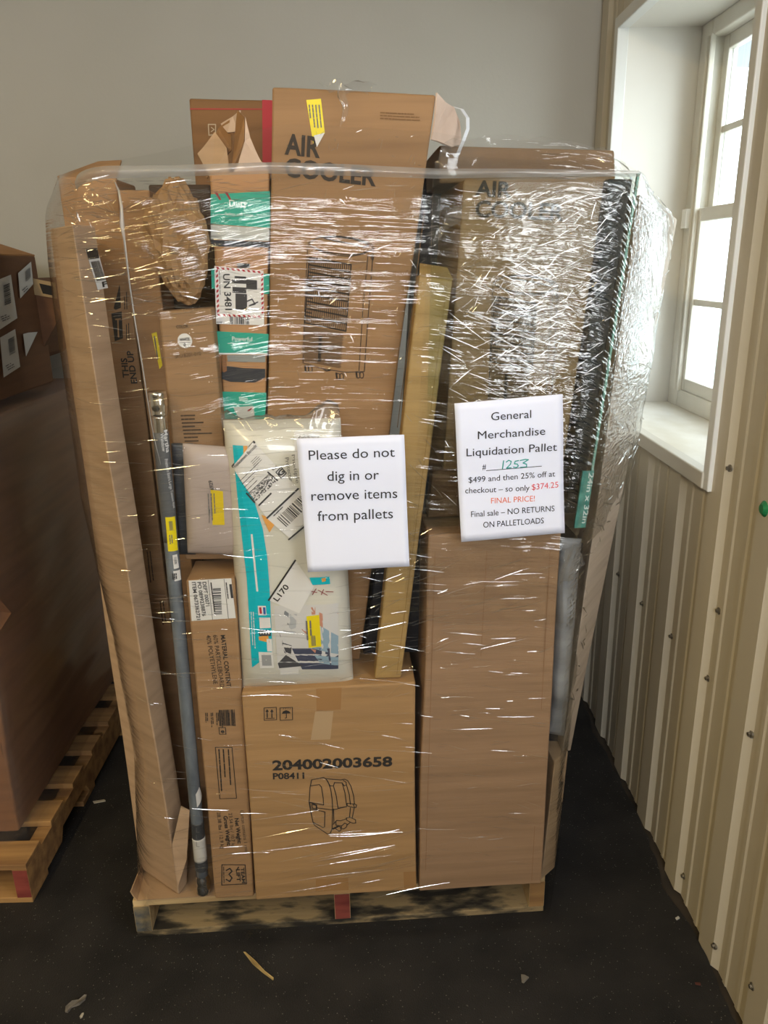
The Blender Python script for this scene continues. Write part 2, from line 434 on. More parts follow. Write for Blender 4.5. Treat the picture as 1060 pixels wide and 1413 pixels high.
# outside
struct('ground_outside', bx((1.08, -3, -0.4), (9, 9, -0.3)), noisy('outdoor_gravel', '9b9a94', 'b9b7b0', (6, 6, 6), 0.9))
hb = obj('neighbour_building', bx((4.2, 4.9, -0.3), (8.0, 9.5, 4.6)), noisy('white_siding', 'd7d9db', 'e4e6e8', (1, 1, 30), 0.7))
tag(hb, 'pale grey building standing outside beyond the window glass', 'building')
bm = bmesh.new(); box(bm, (4.0, 4.7, 4.6), (8.2, 9.7, 4.75)); obj('roof', bm, mat('roof_grey', '6f757c', 0.7), hb)
for z_ in (0.7, 1.9, 3.1):
    bm = bmesh.new(); box(bm, (4.15, 5.6, z_), (4.2, 6.4, z_+0.8)); obj('window', bm, mat('dark_glazing', '596671', 0.2), hb)
aw = tag(obj('porch_awning', bx((1.30, 2.3, 2.62), (2.6, 5.2, 2.72)), mat('awning_grey', '7b8086', 0.8)), 'grey porch roof seen through the upper window pane', 'awning')
for y_ in (2.9, 4.9):
    obj('post', bx((2.42, y_, -0.3), (2.52, y_+0.1, 2.62)), mat('post_white', 'e6e6e2', 0.6), aw)
bm = bmesh.new(); tube(bm, [(1.62, 3.72, -0.3), (1.62, 3.72, 0.5), (1.62, 3.72, 1.25), (1.62, 3.72, 1.29)], [0.24, 0.27, 0.29, 0.30], 28)
tag(obj('outdoor_bin', bm, mat('bin_teal', 'bccdcd', 0.5), smooth=False), 'teal plastic bin standing outdoors below the window', 'bin')

# ------------------------------------------------------------------ pallets
WOOD = noisy('pallet_wood', 'a88a5f', 'd3b88a', (2, 40, 40), 0.8, 5, 0.2, (3, 60, 60), lo=0.3, hi=0.7)
WOODX = noisy('mouldy_pallet_wood', '221e17', '9c8763', (9, 26, 26), 0.8, 6, 0.2, (3, 60, 60), c3='5d5340', lo=0.42, hi=0.57)
WOODR = noisy('red_painted_wood', '6e2a24', '8d4238', (9, 40, 40), 0.75, 5)
WOODN = noisy('dark_pallet_wood', '7c5a38', 'a98250', (2, 30, 30), 0.8, 5, 0.2, (3, 60, 60))
def pallet(label, O, U, Vv, w, d, h, nb, bw, front_m, ends, wood, notch=True):
    M = Matrix(((U.x, Vv.x, 0, O.x), (U.y, Vv.y, 0, O.y), (0, 0, 1, 0), (0, 0, 0, 1)))
    root = empty('wooden_pallet', O, label, 'pallet')
    t = 0.017; rnd = random.Random(nb)
    for i in range(nb):
        y0 = (d-bw)*i/(nb-1)
        bevel(obj('deck_board', bx((0, y0, h-t), (w, y0+bw, h), M), wood, root), 0.002)
    for i in range(4):
        y0 = (d-0.10)*i/3
        bevel(obj('bottom_board', bx((0.0, y0, 0), (w, y0+0.10, t), M), front_m if i == 0 else wood, root), 0.002)
    for i, x0 in enumerate((0.0, w/2-0.019, w-0.038)):
        pr = [(0, t), (0, h-t), (d, h-t), (d, t)]
        if notch:
            a, b = d*0.20, d*0.41
            pr = [(0, t), (0, h-t), (d, h-t), (d, t)] + sum([[(d-k, t), (d-k-0.02, t+0.036), (d-k-0.20, t+0.036), (d-k-0.22, t)] for k in (0.17, 0.78)], [])
        bm = bmesh.new(); lo = [bm.verts.new(M @ V((x0, y, z))) for y, z in pr]; hi = [bm.verts.new(M @ V((x0+0.038, y, z))) for y, z in pr]
        bm.faces.new(lo); bm.faces.new(hi[::-1]); n = len(pr)
        for k in range(n): bm.faces.new((lo[k], hi[k], hi[(k+1) % n], lo[(k+1) % n]))
        bmesh.ops.recalc_face_normals(bm, faces=bm.faces)
        s_ = obj('stringer', bm, wood, root)
        if ends[i]:
            e = obj('painted_end', bx((x0+0.001, -0.0012, t+0.001), (x0+0.037, 0.0005, h-t-0.001), M), ends[i], s_)
    return root
DECK = 0.110
BLUEW = noisy('blue_grey_paint_on_wood', '3e4a54', '8a7a5c', (20, 40, 40), 0.75, 5)
pallet('worn wooden pallet with red middle block under the wrapped stack of cartons', PO, PU, PV, 1.0, 1.219, DECK, 6, 0.105, WOODX, (BLUEW, WOODR, WOODN), WOOD)
pallet('wooden pallet with red painted corner by the left edge, gaylord carton on it', V((-1.93, 1.585, 0)), V((1, 0, 0)), V((0, 1, 0)), 1.016, 1.2, 0.12, 8, 0.088, WOODN, (WOODN, WOODN, WOODR), WOODN)

# ------------------------------------------------------------------ cardboard tones
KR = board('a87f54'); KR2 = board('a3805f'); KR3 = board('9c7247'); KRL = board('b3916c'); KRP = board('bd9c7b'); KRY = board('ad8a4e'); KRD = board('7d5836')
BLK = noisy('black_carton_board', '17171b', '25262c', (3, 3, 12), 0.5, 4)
FILL = board('8a6542')

# tray of cardboard under the load at the left front
F0 = [W(0.0, -0.005, DECK+0.004), W(0.50, -0.005, DECK+0.004)]
bm = bmesh.new(); n = 14
prof = [(0.0, -0.012, 0.032), (0.003, -0.008, 0.016), (0.010, -0.004, 0.004), (0.25, -0.004, 0.003), (0.505, -0.004, 0.003)]
rows = []
for j, vv in enumerate((-0.004, 0.08, 0.25, 0.5)):
    rows.append([bm.verts.new(W(u+0.003*math.sin(vv*20+k), vv, DECK+z*(1 if j == 0 else 0.9))) for k, (u, _, z) in enumerate(prof)])
for a, b in zip(rows, rows[1:]):
    for k in range(len(prof)-1): bm.faces.new((a[k], a[k+1], b[k+1], b[k]))
o = obj('cardboard_sheet', bm, KRL); md = o.modifiers.new('s', 'SOLIDIFY'); md.thickness = 0.003; md.offset = 1
tag(o, 'bent cardboard sheet lying on the pallet deck beneath the leaning narrow carton', 'cardboard sheet')

# ------------------------------------------------------------------ cartons of the lower row
cb, f = carton('numbered_carton', 'brown carton printed 204002003658 at the bottom middle of the pallet', 'carton',
               [(333, 957), (573, 941), (574, 1226), (353, 1233)], -0.03, 0.45, board('b48a58'), zb=DECK+0.009, amp=0.002)
ZC = max(f.F[0].z, f.F[1].z)+0.001
p = Prints(f)
p.text('204002003658', (376, 1062), (542, 1056), 12.5, 0.035); p.text('P08411', (376.5, 1074.5), (420, 1073.5), 8, 0.03)
def ink(pts, w=1.0, ox=0, oy=0, s=1.0, c=False): p.line([(ox+x*s, oy+y*s) for x, y in pts], w, c)
S_ = 0.151; q = lambda *a, **k: ink(a, k.get('w', 1.1), 400, 1040, S_, k.get('c', False))
q((200, 235), (310, 213), (330, 225), (350, 250), (375, 320), (388, 420), (390, 520), (385, 680), (370, 720), (348, 733), (320, 715), (225, 650), (210, 620), (185, 500), (176, 440), (185, 300), (200, 235))
q((188, 290), (270, 278), (290, 300), (305, 400), (308, 465), (185, 440)); q((190, 500), (320, 528), (316, 665), (300, 670), (215, 625))
q((180, 440), (245, 465), (245, 515), (190, 500), c=True); q((200, 458), (240, 468), (240, 500), (205, 492), c=True); q((245, 490), (390, 510), (520, 480))
q((330, 225), (470, 235), (500, 228), (530, 240), (560, 290), (585, 380), (592, 460)); q((340, 240), (370, 290), (400, 290), (410, 260), (480, 262), (500, 290), (520, 280), (515, 255), (490, 240))
q((400, 290), (425, 380), (440, 490)); q((480, 262), (505, 350), (520, 470)); q((520, 280), (545, 370), (555, 460)); q((400, 500), (402, 640)); q((440, 495), (520, 478))
q((525, 450), (590, 455), (612, 465), (605, 488), (580, 488), (525, 472), c=True); q((580, 456), (592, 487)); q((555, 490), (545, 580)); q((590, 490), (570, 585))
q((515, 585), (545, 575), (600, 600), (602, 630), (575, 632), (520, 605), c=True); q((388, 685), (440, 660), w=2.4); q((395, 640), (430, 605), (460, 610), (520, 590))
q((415, 680), (450, 705), (470, 690), (455, 660), (430, 660)); q((470, 660), (500, 630), (522, 640), (518, 665), (490, 685), (470, 675), c=True); q((520, 650), (550, 625)); q((420, 610), (420, 650), (470, 655))
for x in (364.5, 386.5):
    p.line([(x, 977), (x+17, 976), (x+17.5, 993), (x+0.5, 994)], 0.9, True)
for x in (369, 375.5):
    p.line([(x, 990), (x-.2, 981)], 1.4); p.poly([(x-2.6, 982.5), (x-.2, 978.5), (x+2.4, 982.3)])
p.line([(367, 991.5), (379, 991)], 1.0)
p.poly([(389, 985), (391, 981.5), (395, 980), (399, 981.2), (401.5, 984.4)]); p.line([(395.3, 985), (395.6, 990.5), (393.5, 991)], 1.0)
for x in (391, 394, 397, 400): p.line([(x, 978.8), (x+1, 977.2)], 0.6)
p.build('lettering', INK, cb)
tape(cb, f, [(436, 951), (471, 949), (470, 979), (437, 981)]); tape(cb, f, [(436, 1213), (480, 1211), (481, 1228), (436, 1230)]); tape(cb, f, [(556, 1203), (573, 1202), (574, 1225), (557, 1226)])
sheet(f, [(435, 982), (460, 981), (456, 1020), (429, 1021)], 'torn_tape_mark', mat('torn_paper_mark', 'b79a75', 0.8), cb)

r1, f = carton('plain_carton', 'tall plain brown carton at the bottom right of the pallet front', 'carton',
               [(591, 737), (775, 733), (746, 1226), (577, 1216)], -0.035, 0.36, KR2, zb=DECK+0.009, amp=0.004)
ZR = max(f.F[0].z, f.F[1].z)+0.003
p = Prints(f)
p.line([(672, 760), (664, 905)], 0.8); p.line([(760, 745), (733, 1215)], 0.8); p.line([(600, 760), (586, 1200)], 0.8)
p.build('fold_crease', mat('crease_ink', '8f6a49', 0.8), r1)

nb_, f = carton('narrow_carton', 'narrow tall brown carton printed MATERIAL CONTENT beside the chrome rod', 'carton',
               [(256, 800), (323, 797), (351, 1231), (297, 1233)], -0.015, 0.11, board('aa8258'), zb=DECK+0.006, amp=0.003)
p = Prints(f)
p.text('MATERIAL CONTENT:', (304, 877), (313, 950), 6.0, 0.02); p.text('60% PARTICLEBOARD,', (293.5, 877), (304, 951), 6.0); p.text('40% POLYETHYLENE', (284, 877), (294.5, 945), 6.0)
p.text('Carton contains 1 unit', (331, 1118), (338.5, 1175), 4.8); p.text('Net Weight:', (323.5, 1129), (328.5, 1164), 5.4, 0.03); p.text('23.54 lbs / 10.7 kg', (315, 1122), (320.5, 1169), 4.8)
p.text('Gross Weight:', (308, 1126), (314, 1167), 5.4, 0.03); p.text('28.38 lbs / 12.9 kg', (299, 1121), (305, 1171), 4.8)
p.line([(297, 1031), (320, 1031), (326, 1101), (303, 1102)], 0.9, True)
for x in (302, 308, 315): scribble(p, (x, 1034), (0.06, 1), 1, 2, 60, 1.6)
p.line([(302, 1004), (311, 1004), (312, 1013), (303, 1013)], 0.9, True); p.text('e', (305, 1011.5), (310, 1011), 5.0, 0.03)
p.line([(307, 1193), (339, 1193), (341, 1219), (307, 1221)], 1.2, True)
p.text('TEAM', (333, 1197), (335, 1218), 4.5, 0.03); p.text('LIFT', (326.5, 1199), (328, 1216), 5, 0.03)
p.line([(313, 1201), (318, 1198), (321, 1202), (317, 1206), (321, 1211), (318, 1216), (313, 1213)], 1.8); p.line([(330, 1196), (327, 1201)], 1.6)
scribble(p, (309.5, 1196), (0.03, 1), 1, 2, 22, 1.0)
for k in range(6): scribble(p, (286+k*7.5, 984), (0.05, 1), 2, 2.2, 24 if k % 2 else 18, 1.0)
barcode(p, (302, 980), (22, -0.8), (1, 22), 11)
p.build('lettering', INK, nb_)
lb = sheet(f, [(260, 800), (319, 797), (325, 853), (264, 857)], 'shipping_label', WHITE, nb_)
p = Prints(f, 0.0016)
p.text('ITEM 0673362721', (264.5, 802), (271.5, 855), 5.0, 0.02); p.text('PO 0899238876', (272, 802), (279, 850), 5.0, 0.02); p.text('DEPT 00071', (279.2, 802), (284, 836), 5.0, 0.02)
barcode(p, (295, 848), (-1.5, -38), (11, -0.5), 13); scribble(p, (291, 803), (0.12, 1), 1, 2, 46, 1.4); scribble(p, (312, 803), (0.12, 1), 1, 2, 40, 1.2); scribble(p, (318, 806), (0.12, 1), 1, 2, 30, 3)
p.line([(287, 799), (293, 855)], 0.5); p.line([(309, 798), (315, 854)], 0.5)
p.build('lettering', BARINK, lb)

# ------------------------------------------------------------------ left side cartons
# long slim carton standing corner forward
def corner_post():
    T = [at(68, 316, 0.10), at(98, 309, -0.02), at(129, 311, 0.055)]; B_ = [at(193, 1196, 0.09), at(246, 1222, 0.0), at(263, 1192, 0.05)]
    for k in (0, 2): B_[k].z = DECK+0.012
    B_[1].z = DECK+0.008
    T.append(T[0]+T[2]-T[1]); B_.append(B_[0]+B_[2]-B_[1])
    bm = bmesh.new(); nz = 24; wf = lambda P: vnoise(P, 0.003, 3); R = []
    for j in range(nz+1):
        t = j/nz
        c = [T[k].lerp(B_[k], t) for k in range(4)]
        if j == nz: c[2] = c[2].lerp(c[1], 0.35)
        R.append([bm.verts.new(q_+wf(q_)) for q_ in c])
    for a, b in zip(R, R[1:]):
        for k in range(4): bm.faces.new((a[k], b[k], b[(k+1) % 4], a[(k+1) % 4]))
    bm.faces.new(R[0]); bm.faces.new(R[-1][::-1]); bmesh.ops.recalc_face_normals(bm, faces=bm.faces)
    o = bevel(tag(obj('slim_carton', bm, KRP), 'long slim carton leaning corner outwards at the left front of the stack', 'carton'), 0.004)
    return o, Face([T[1], T[2], B_[2], B_[1]], wf)
sl, f = corner_post()
lb = sheet(f, [(116, 344), (132, 342), (148, 397), (134, 400)], 'shipping_label', WHITE, sl, 0.001)
p = Prints(f, 0.0018); p.poly([(116, 344), (132, 342), (135, 356), (120, 358)]); barcode(p, (123, 361), (12, -2), (9, 27), 9); p.text('F', (140, 396), (147, 394.6), 7, 0.04); p.build('barcode', INK, lb)
# torn strip of board at its foot
bm = bmesh.new(); a = [(250, 1112), (262, 1118), (258, 1185), (246, 1222), (238, 1165)]
bm.faces.new([bm.verts.new(at(x, y, 0.0-0.004*(i % 2))) for i, (x, y) in enumerate(a)])
o = obj('torn_flap', bm, KRP, sl); md = o.modifiers.new('s', 'SOLIDIFY'); md.thickness = 0.004

l2, f = carton('upright_carton', 'tall brown carton printed THIS END UP behind the slim leaning carton', 'carton',
               [(79, 243), (160, 246), (268, 1110), (209, 1110)], 0.185, 0.16, KR, zb=DECK+0.008, amp=0.004)
p = Prints(f); p.text('THIS', (178, 520), (175, 493), 8, 0.025); p.text('END UP', (189, 528), (183, 483), 8, 0.025)
p.poly([(154, 432), (168, 429), (170, 466), (159, 470)]); p.poly([(157, 425), (165, 392), (167, 424), (160, 427)])
scribble(p, (172, 426), (-.03, -1), 2, 3, 30, 1.0); scribble(p, (175, 466), (-.03, -1), 2, 3, 28, 1.0)
scribble(p, (208, 760), (.12, 1), 2, 4, 50, 1.2); scribble(p, (226, 830), (.12, 1), 2, 4, 40, 1.2)
p.build('lettering', INK, l2)
p = Prints(f, 0.0018); p.line([(164, 464), (163, 440)], 1.6); p.line([(160, 440), (166.5, 439.5)], 1.4); p.build('arrow_mark', KR, l2)
Tl, Tr = f.F[0], f.F[1]
bm = bmesh.new(); quad(bm, Tl, Tr, Tr+PV*0.10+V((0, 0, 0.045))-PU*0.01, Tl+PV*0.12+V((0, 0, 0.04))+PU*0.05)
o = obj('top_flap', bm, KR, l2); md = o.modifiers.new('s', 'SOLIDIFY'); md.thickness = 0.004

l3, f = carton('brown_carton', 'plain brown carton with a yellow sticker between upright carton and white-dot carton', 'carton',
               [(162, 262), (206, 262), (292, 1000), (262, 1000)], 0.16, 0.12, KR, amp=0.001, zb=DECK+0.012)
st = sheet(f, [(209, 460), (216, 458), (224, 504), (220, 509)], 'yellow_sticker', YEL, l3)
p = Prints(f, 0.0016); scribble(p, (213, 464), (.15, 1), 1, 2, 36, 1.6); p.build('lettering', GREYINK, st)

cl, f = carton('white_dot_carton', 'brown carton with round white colour dot and SKU print, above the grey mailer', 'carton',
               [(218, 430), (291, 425), (325, 772), (255, 772)], 0.045, 0.055, board('9c7750'), amp=0.002, zb=None)
p = Prints(f); p.text('COLOR:', (243, 453), (260, 452), 4.5, 0.02); p.text('SKU:B201-010', (241, 494), (277, 490), 5.2)
for k in range(8): scribble(p, (250+k*.8, 573+k*5), (1, -.02), 1, 2, 22+18*((k*7) % 3)/2, 2.0)
p.build('lettering', mat('faded_ink', '4c3c2c', 0.8), cl)
c0 = f.P((254.5, 470)); bm = bmesh.new(); rr = 9.8*(c0-CAM).length/FPX*0.96
t1 = (f.c[1]-f.c[0]).normalized(); t2 = f.n.cross(t1)
bm.faces.new([bm.verts.new(f.on(c0+t1*rr*math.cos(a_*math.pi/16)+t2*rr*math.sin(a_*math.pi/16), 0.0009)) for a_ in range(32)])
dt = obj('round_sticker', bm, WHITE, cl); p = Prints(f, 0.0017); p.text('WHITE', (247.5, 470.5), (261.5, 469.5), 4, 0.03); p.text('0', (252.8, 477.5), (256, 477.3), 4, 0.03); p.line([(247, 472.5), (262, 472)], 0.4); p.build('lettering', INK, dt)

# ------------------------------------------------------------------ printed appliance carton with teal panels
HB = noisy('printed_tan_board', 'a87a4c', 'b78a5b', (3, 3, 3), 0.55, 3)
hc, f = carton('printed_carton', 'tall carton with teal printed panels and a UN 3481 label', 'carton',
               [(289, 238), (372.5, 236), (363, 944), (332, 944)], 0.085, 0.30, HB, amp=0.0015, zb=ZC)
p = Prints(f)
p.grid([(291, 268), (373, 264), (373, 315), (291, 309)]); p.grid([(295, 457), (371, 461), (369, 487), (297, 487)]); p.grid([(300, 540), (368, 542), (366, 578), (303, 578)])
p.poly([(291.5, 371), (300, 370), (300, 399), (292, 398)]); p.poly([(362, 378), (372, 378), (372, 406), (363, 406)])
p.build('teal_panel', TEAL, hc)
p = Prints(f, 0.0021); p.text('Duty', (317, 285), (342, 285), 9); p.text('Safety and lunge', (311, 297), (350, 299), 4.0); p.text('Powerful', (320, 470), (348, 471), 5.5, 0.01)
p.text('Slim', (330, 553), (342, 553), 5.5, 0.01); scribble(p, (309, 558), (1, 0.01), 1, 2, 50, 0.7); scribble(p, (314, 474), (1, 0.01), 1, 2, 40, 0.6)
p.line([(297, 488), (369, 488)], 1.8); p.build('lettering', mat('white_print', 'dfe6e2', 0.6), hc)
PIC = [mat('print_grey', '8c8f8a', 0.6), mat('print_dark', '2e2f33', 0.6), mat('print_brown', '8f5f38', 0.6), mat('print_skin', 'c08a68', 0.6), mat('print_pale', 'b9bab2', 0.6), mat('print_red', '8f2f30', 0.6)]
p = Prints(f, 0.0017)
p.poly([(291, 310), (372, 316), (372, 333), (291, 330)], 4); p.poly([(291, 312), (327, 315), (327, 332), (291, 329)], 0); p.poly([(300, 318), (326, 321), (326, 328), (300, 326)], 1)
p.poly([(292, 331), (372, 334), (372, 342), (292, 340)], 1); p.poly([(297, 489), (305, 489), (305, 514), (298, 514)], 2); p.poly([(313, 490), (366, 490), (366, 500), (314, 499)], 0)
p.poly([(314, 490), (340, 490), (341, 500), (320, 499)], 1); p.poly([(307, 490), (312, 490), (313, 516), (308, 516)], 2)
p.poly([(312, 505), (336, 508), (366, 509), (366, 521), (352, 528), (318, 527), (306, 523), (306, 514)], 1); p.poly([(322, 562), (350, 560), (352, 578), (330, 578)], 4)
p.poly([(333, 570), (348, 561), (350, 563), (336, 573)], 5); p.poly([(296, 265), (300, 265), (306, 276), (303, 276)], 5); p.poly([(310, 265), (314, 265), (320, 276), (317, 276)], 5)
p.poly([(327, 363), (345, 364), (345, 370), (328, 370)], 1)
p.build('printed_picture', PIC, hc)
lb = sheet(f, [(296, 367), (364, 374), (364.5, 449), (298, 447)], 'hazard_label', WHITE, hc, 0.0022)
p = Prints(f, 0.003); p.text('UN 3481', (308, 378), (311, 428), 9.0, 0.02)
for x0, y0, x1, y1 in ((324, 381, 340, 385), (320, 386, 340, 392), (340, 386, 355, 400), (321, 396, 340, 405), (325, 405, 341, 428)): p.poly([(x0, y0), (x1, y0+1), (x1, y1), (x0, y1-1)])
p.line([(341, 416), (348, 413), (352, 420), (344, 422), (356, 417)], 1.6); barcode(p, (317, 437), (27, 0.6), (0, 10), 9); scribble(p, (303, 374), (.03, 1), 1, 2, 55, 0.7); scribble(p, (299, 444.5), (1, 0), 1, 1, 14, 0.7)
p.build('lettering', BARINK, lb)
p = Prints(f, 0.003)
def stripes(a, b, n, w):
    a, b = V(a), V(b); d = (b-a)/n; nn = V((-d.y, d.x)).normalized()*w
    for i in range(n):
        s0 = a+d*i; s1 = s0+d*0.5; p.poly([tuple(s0), tuple(s1), tuple(s1+nn+d*0.35), tuple(s0+nn+d*0.35)])
stripes((298, 368), (362, 374.5), 9, 3); stripes((299.5, 433), (362, 436), 9, 3); stripes((301, 371), (302.5, 433), 9, 3); stripes((363.5, 377), (364, 435), 9, 3)
p.build('warning_border', RED, lb)
# torn inner flaps standing up above it
FL = noisy('torn_kraft', 'c3a894', 'd6c0ae', (8, 8, 8), 0.8, 4, 0.2, (30, 30, 30)); FLD = noisy('torn_kraft_inside', '8a6440', 'a37b50', (8, 8, 8), 0.8, 4)
def flap(pts, m, th=0.003, v0=0.1, name='torn_flap'):
    bm = bmesh.new(); bm.faces.new([bm.verts.new(at(x, y, v0+dv)) for x, y, dv in pts])
    bmesh.ops.triangulate(bm, faces=bm.faces); bmesh.ops.subdivide_edges(bm, edges=bm.edges, cuts=3, use_grid_fill=True)
    for x in bm.verts: x.co += vnoise(x.co, 0.006, 14)
    o = obj(name, bm, m, hc); md = o.modifiers.new('s', 'SOLIDIFY'); md.thickness = th; return o
flap([(339, 163, .02), (345, 190, .0), (360, 222, -.01), (373, 232, 0), (373, 248, 0), (315, 250, 0), (330, 225, 0), (338, 195, .0)], FL)
flap([(329, 152, .05), (339, 164, .02), (338, 196, .0), (322, 230, .0), (325, 190, .05)], FLD)
flap([(330, 151, .05), (322, 160, .07), (307, 172, .09), (314, 182, .06), (328, 180, .05)], FL)
flap([(318, 165, .07), (303, 178, .09), (283, 208, .08), (286, 246, .03), (300, 225, .03), (318, 205, .05)], FLD)
flap([(297, 184, .04), (272, 215, .02), (290, 246, .0), (318, 246, .0), (312, 205, .02)], KRL)

# ------------------------------------------------------------------ big centre carton
def cooler_art(p, ox, oy, s=0.1556):
    k = lambda x, y: (ox+x*s, oy+y*s)
    ln = lambda pts, w=1.0: p.line([k(*q_) for q_ in pts], w)
    ln([(165, 170), (250, 122), (330, 106), (450, 106), (560, 120), (660, 145), (720, 175), (742, 200), (720, 225), (640, 255), (540, 270), (420, 262), (300, 240), (200, 205), (165, 170)], 1.2)
    ln([(180, 195), (300, 252), (420, 276), (540, 283), (650, 262), (742, 210)], 1.0); ln([(300, 120), (420, 112), (560, 130), (660, 160), (700, 185), (660, 200), (560, 175), (420, 150), (310, 128)], 1.6)
    ln([(160, 190), (140, 700), (120, 1225), (300, 1275), (500, 1305), (670, 1298), (700, 900), (740, 210)], 1.0); ln([(695, 250), (660, 700), (622, 1300)], 0.9)
    ln([(715, 270), (745, 290), (740, 310), (720, 300), (725, 260)], 0.9)
    a, b, c, d = V((175, 295)), V((545, 355)), V((508, 940)), V((140, 872))
    for i in range(21):
        t = i/20; ln([tuple(a.lerp(b, t)), tuple(d.lerp(c, t))], 1.0 if i % 20 else 1.7)
    for j in range(10):
        t = j/9; ln([tuple(a.lerp(d, t)), tuple(b.lerp(c, t))], 1.9)
    for j in range(9):
        t = (j+.5)/9; ln([tuple(a.lerp(d, t)), tuple(a.lerp(d, t).lerp(b.lerp(c, t), 0.15))], 1.6)
    a, b, c, d = V((132, 900)), V((490, 955)), V((462, 1280)), V((122, 1220))
    rows, cols = 25, 30
    for j in range(rows):
        for i in range(cols):
            u = (i+0.5*(j % 2))/cols; P0 = a.lerp(b, u).lerp(d.lerp(c, u), j/rows); p.line([k(P0.x-3, P0.y), k(P0.x+3, P0.y-3)], 0.9)
    ln([(278, 990), (265, 1205)], 3.2); ln([(278, 985), (290, 990), (280, 1210), (262, 1205), (268, 990)], 0.9)
    for x, y in ((170, 1280), (450, 1342), (628, 1330)):
        for dx in (-14, 18): ln([(x+dx+18*math.cos(t*.7854), y+28*math.sin(t*.7854)) for t in range(9)], 1.1)
        ln([(x-30, y-30), (x-25, y+15)], 2.4)
    ln([(310, 1280), (330, 1295), (365, 1290)], 1.6); ln([(318, 287), (322, 289)], 2)
INKF = mat('brown_black_ink', '33291f', 0.75)
ac, f = carton('air_cooler_carton', 'tallest brown AIR COOLER carton at the centre with a yellow sticker', 'carton',
               [(377, 121), (601, 129), (497, 948), (366, 948)], 0.075, 0.34, board('9d7549'), amp=0.004, zb=ZC)
p = Prints(f); p.text('AIR', (393.5, 213), (442, 218), 27, 0.03); p.text('COOLER', (393.5, 243.5), (518, 256.5), 24, 0.03); cooler_art(p, 400, 310)
p.build('lettering', INKF, ac)
p = Prints(f); p.line([(585, 290), (548, 590)], 0.9); scribble(p, (525, 155), (1, .03), 3, 4, 60, 1.4); p.build('faint_print', mat('faint_ink', '7c5a36', 0.8), ac)
st = sheet(f, [(424, 139), (444, 137), (449, 184), (434, 206)], 'yellow_sticker', YEL, ac, 0.0012)
p = Prints(f, 0.002)
for k in range(4): scribble(p, (428+k*4.5, 146), (.09, 1), 1, 2, 34 if k else 18, 1.5)
p.build('lettering', GREYINK, st)
p = Prints(f, 0.003); p.poly([(434, 188), (449, 184), (438, 204)]); p.build('peeled_corner', WHITE, st)
# crushed side flap at its top right corner
bm = bmesh.new(); q_ = [(601, 128, .075), (613, 141, .10), (626, 150, .13), (634, 172, .15), (636, 200, .16), (620, 205, .12), (593, 192, .075)]
bm.faces.new([bm.verts.new(at(*t)) for t in q_]); bmesh.ops.triangulate(bm, faces=bm.faces); bmesh.ops.subdivide_edges(bm, edges=bm.edges, cuts=3)
for x in bm.verts: x.co += vnoise(x.co, 0.006, 18)
o = obj('side_flap', bm, FL, ac); md = o.modifiers.new('s', 'SOLIDIFY'); md.thickness = 0.003

a2, f = carton('air_cooler_carton', 'brown AIR COOLER carton behind the clear sheet on the right', 'carton',
               [(640, 247), (838, 246), (776, 648), (611, 648)], 0.075, 0.34, board('a17a50'), amp=0.003)
p = Prints(f); p.text('AIR', (655, 270), (706, 273), 21, 0.03); p.text('COOLER', (655, 299), (778, 304.5), 22, 0.03); cooler_art(p, 655, 363); p.build('lettering', INKF, a2)
ZA = max(f.F[0].z, f.F[1].z)
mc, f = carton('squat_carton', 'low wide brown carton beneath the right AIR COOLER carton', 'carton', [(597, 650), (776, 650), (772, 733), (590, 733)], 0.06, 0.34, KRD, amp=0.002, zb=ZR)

rs_, f = carton('red_banded_carton', 'brown carton with a red band, back row left of the tallest carton', 'carton',
                [(260, 135), (393, 138), (400, 330), (270, 330)], 0.50, 0.3, board('8f6437'), amp=0.003, zb=DECK)
p = Prints(f); p.grid([(361, 137), (378, 138), (376, 226), (362, 224)]); p.line([(262, 150), (362, 150)], 1.2); p.build('red_band', RED, rs_)
p = Prints(f); p.line([(287, 171), (297, 171), (297, 185), (288, 186)], 1.2, True); p.line([(291, 175), (295, 178), (291, 181)], 0.9); p.build('printed_symbol', mat('pale_ink', 'c4b295', 0.7), rs_)
tc_, f = carton('flat_carton', 'flat brown carton lying on top behind the right AIR COOLER carton', 'carton', [(606, 200), (848, 208), (850, 243), (606, 243)], 0.20, 0.30, board('8f6a40'), amp=0.003, zb=ZA+0.004)
# black goods, also dark fill where the unlit interior shows in the gaps
bk, f = carton('black_carton', 'black carton filling the unlit gap between the two AIR COOLER cartons', 'carton', [(585, 240), (660, 240), (650, 640), (560, 640)], 0.44, 0.2, BLK, amp=0.002)
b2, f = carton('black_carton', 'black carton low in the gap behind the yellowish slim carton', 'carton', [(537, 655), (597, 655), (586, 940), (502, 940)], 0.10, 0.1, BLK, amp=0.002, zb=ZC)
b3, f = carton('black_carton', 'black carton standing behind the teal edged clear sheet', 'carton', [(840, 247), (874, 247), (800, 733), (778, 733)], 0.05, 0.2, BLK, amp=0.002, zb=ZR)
for lab, q_, v_, d_ in (('filler carton in shade-darkened brown added behind the crumpled paper', [(205, 255), (290, 255), (330, 940), (262, 940)], 0.30, 0.18),):
    carton('back_filler_carton', lab, 'carton', q_, v_, d_, board('4a3624'), zb=DECK)  # added to close the stack; board darkened to stand for the unlit void

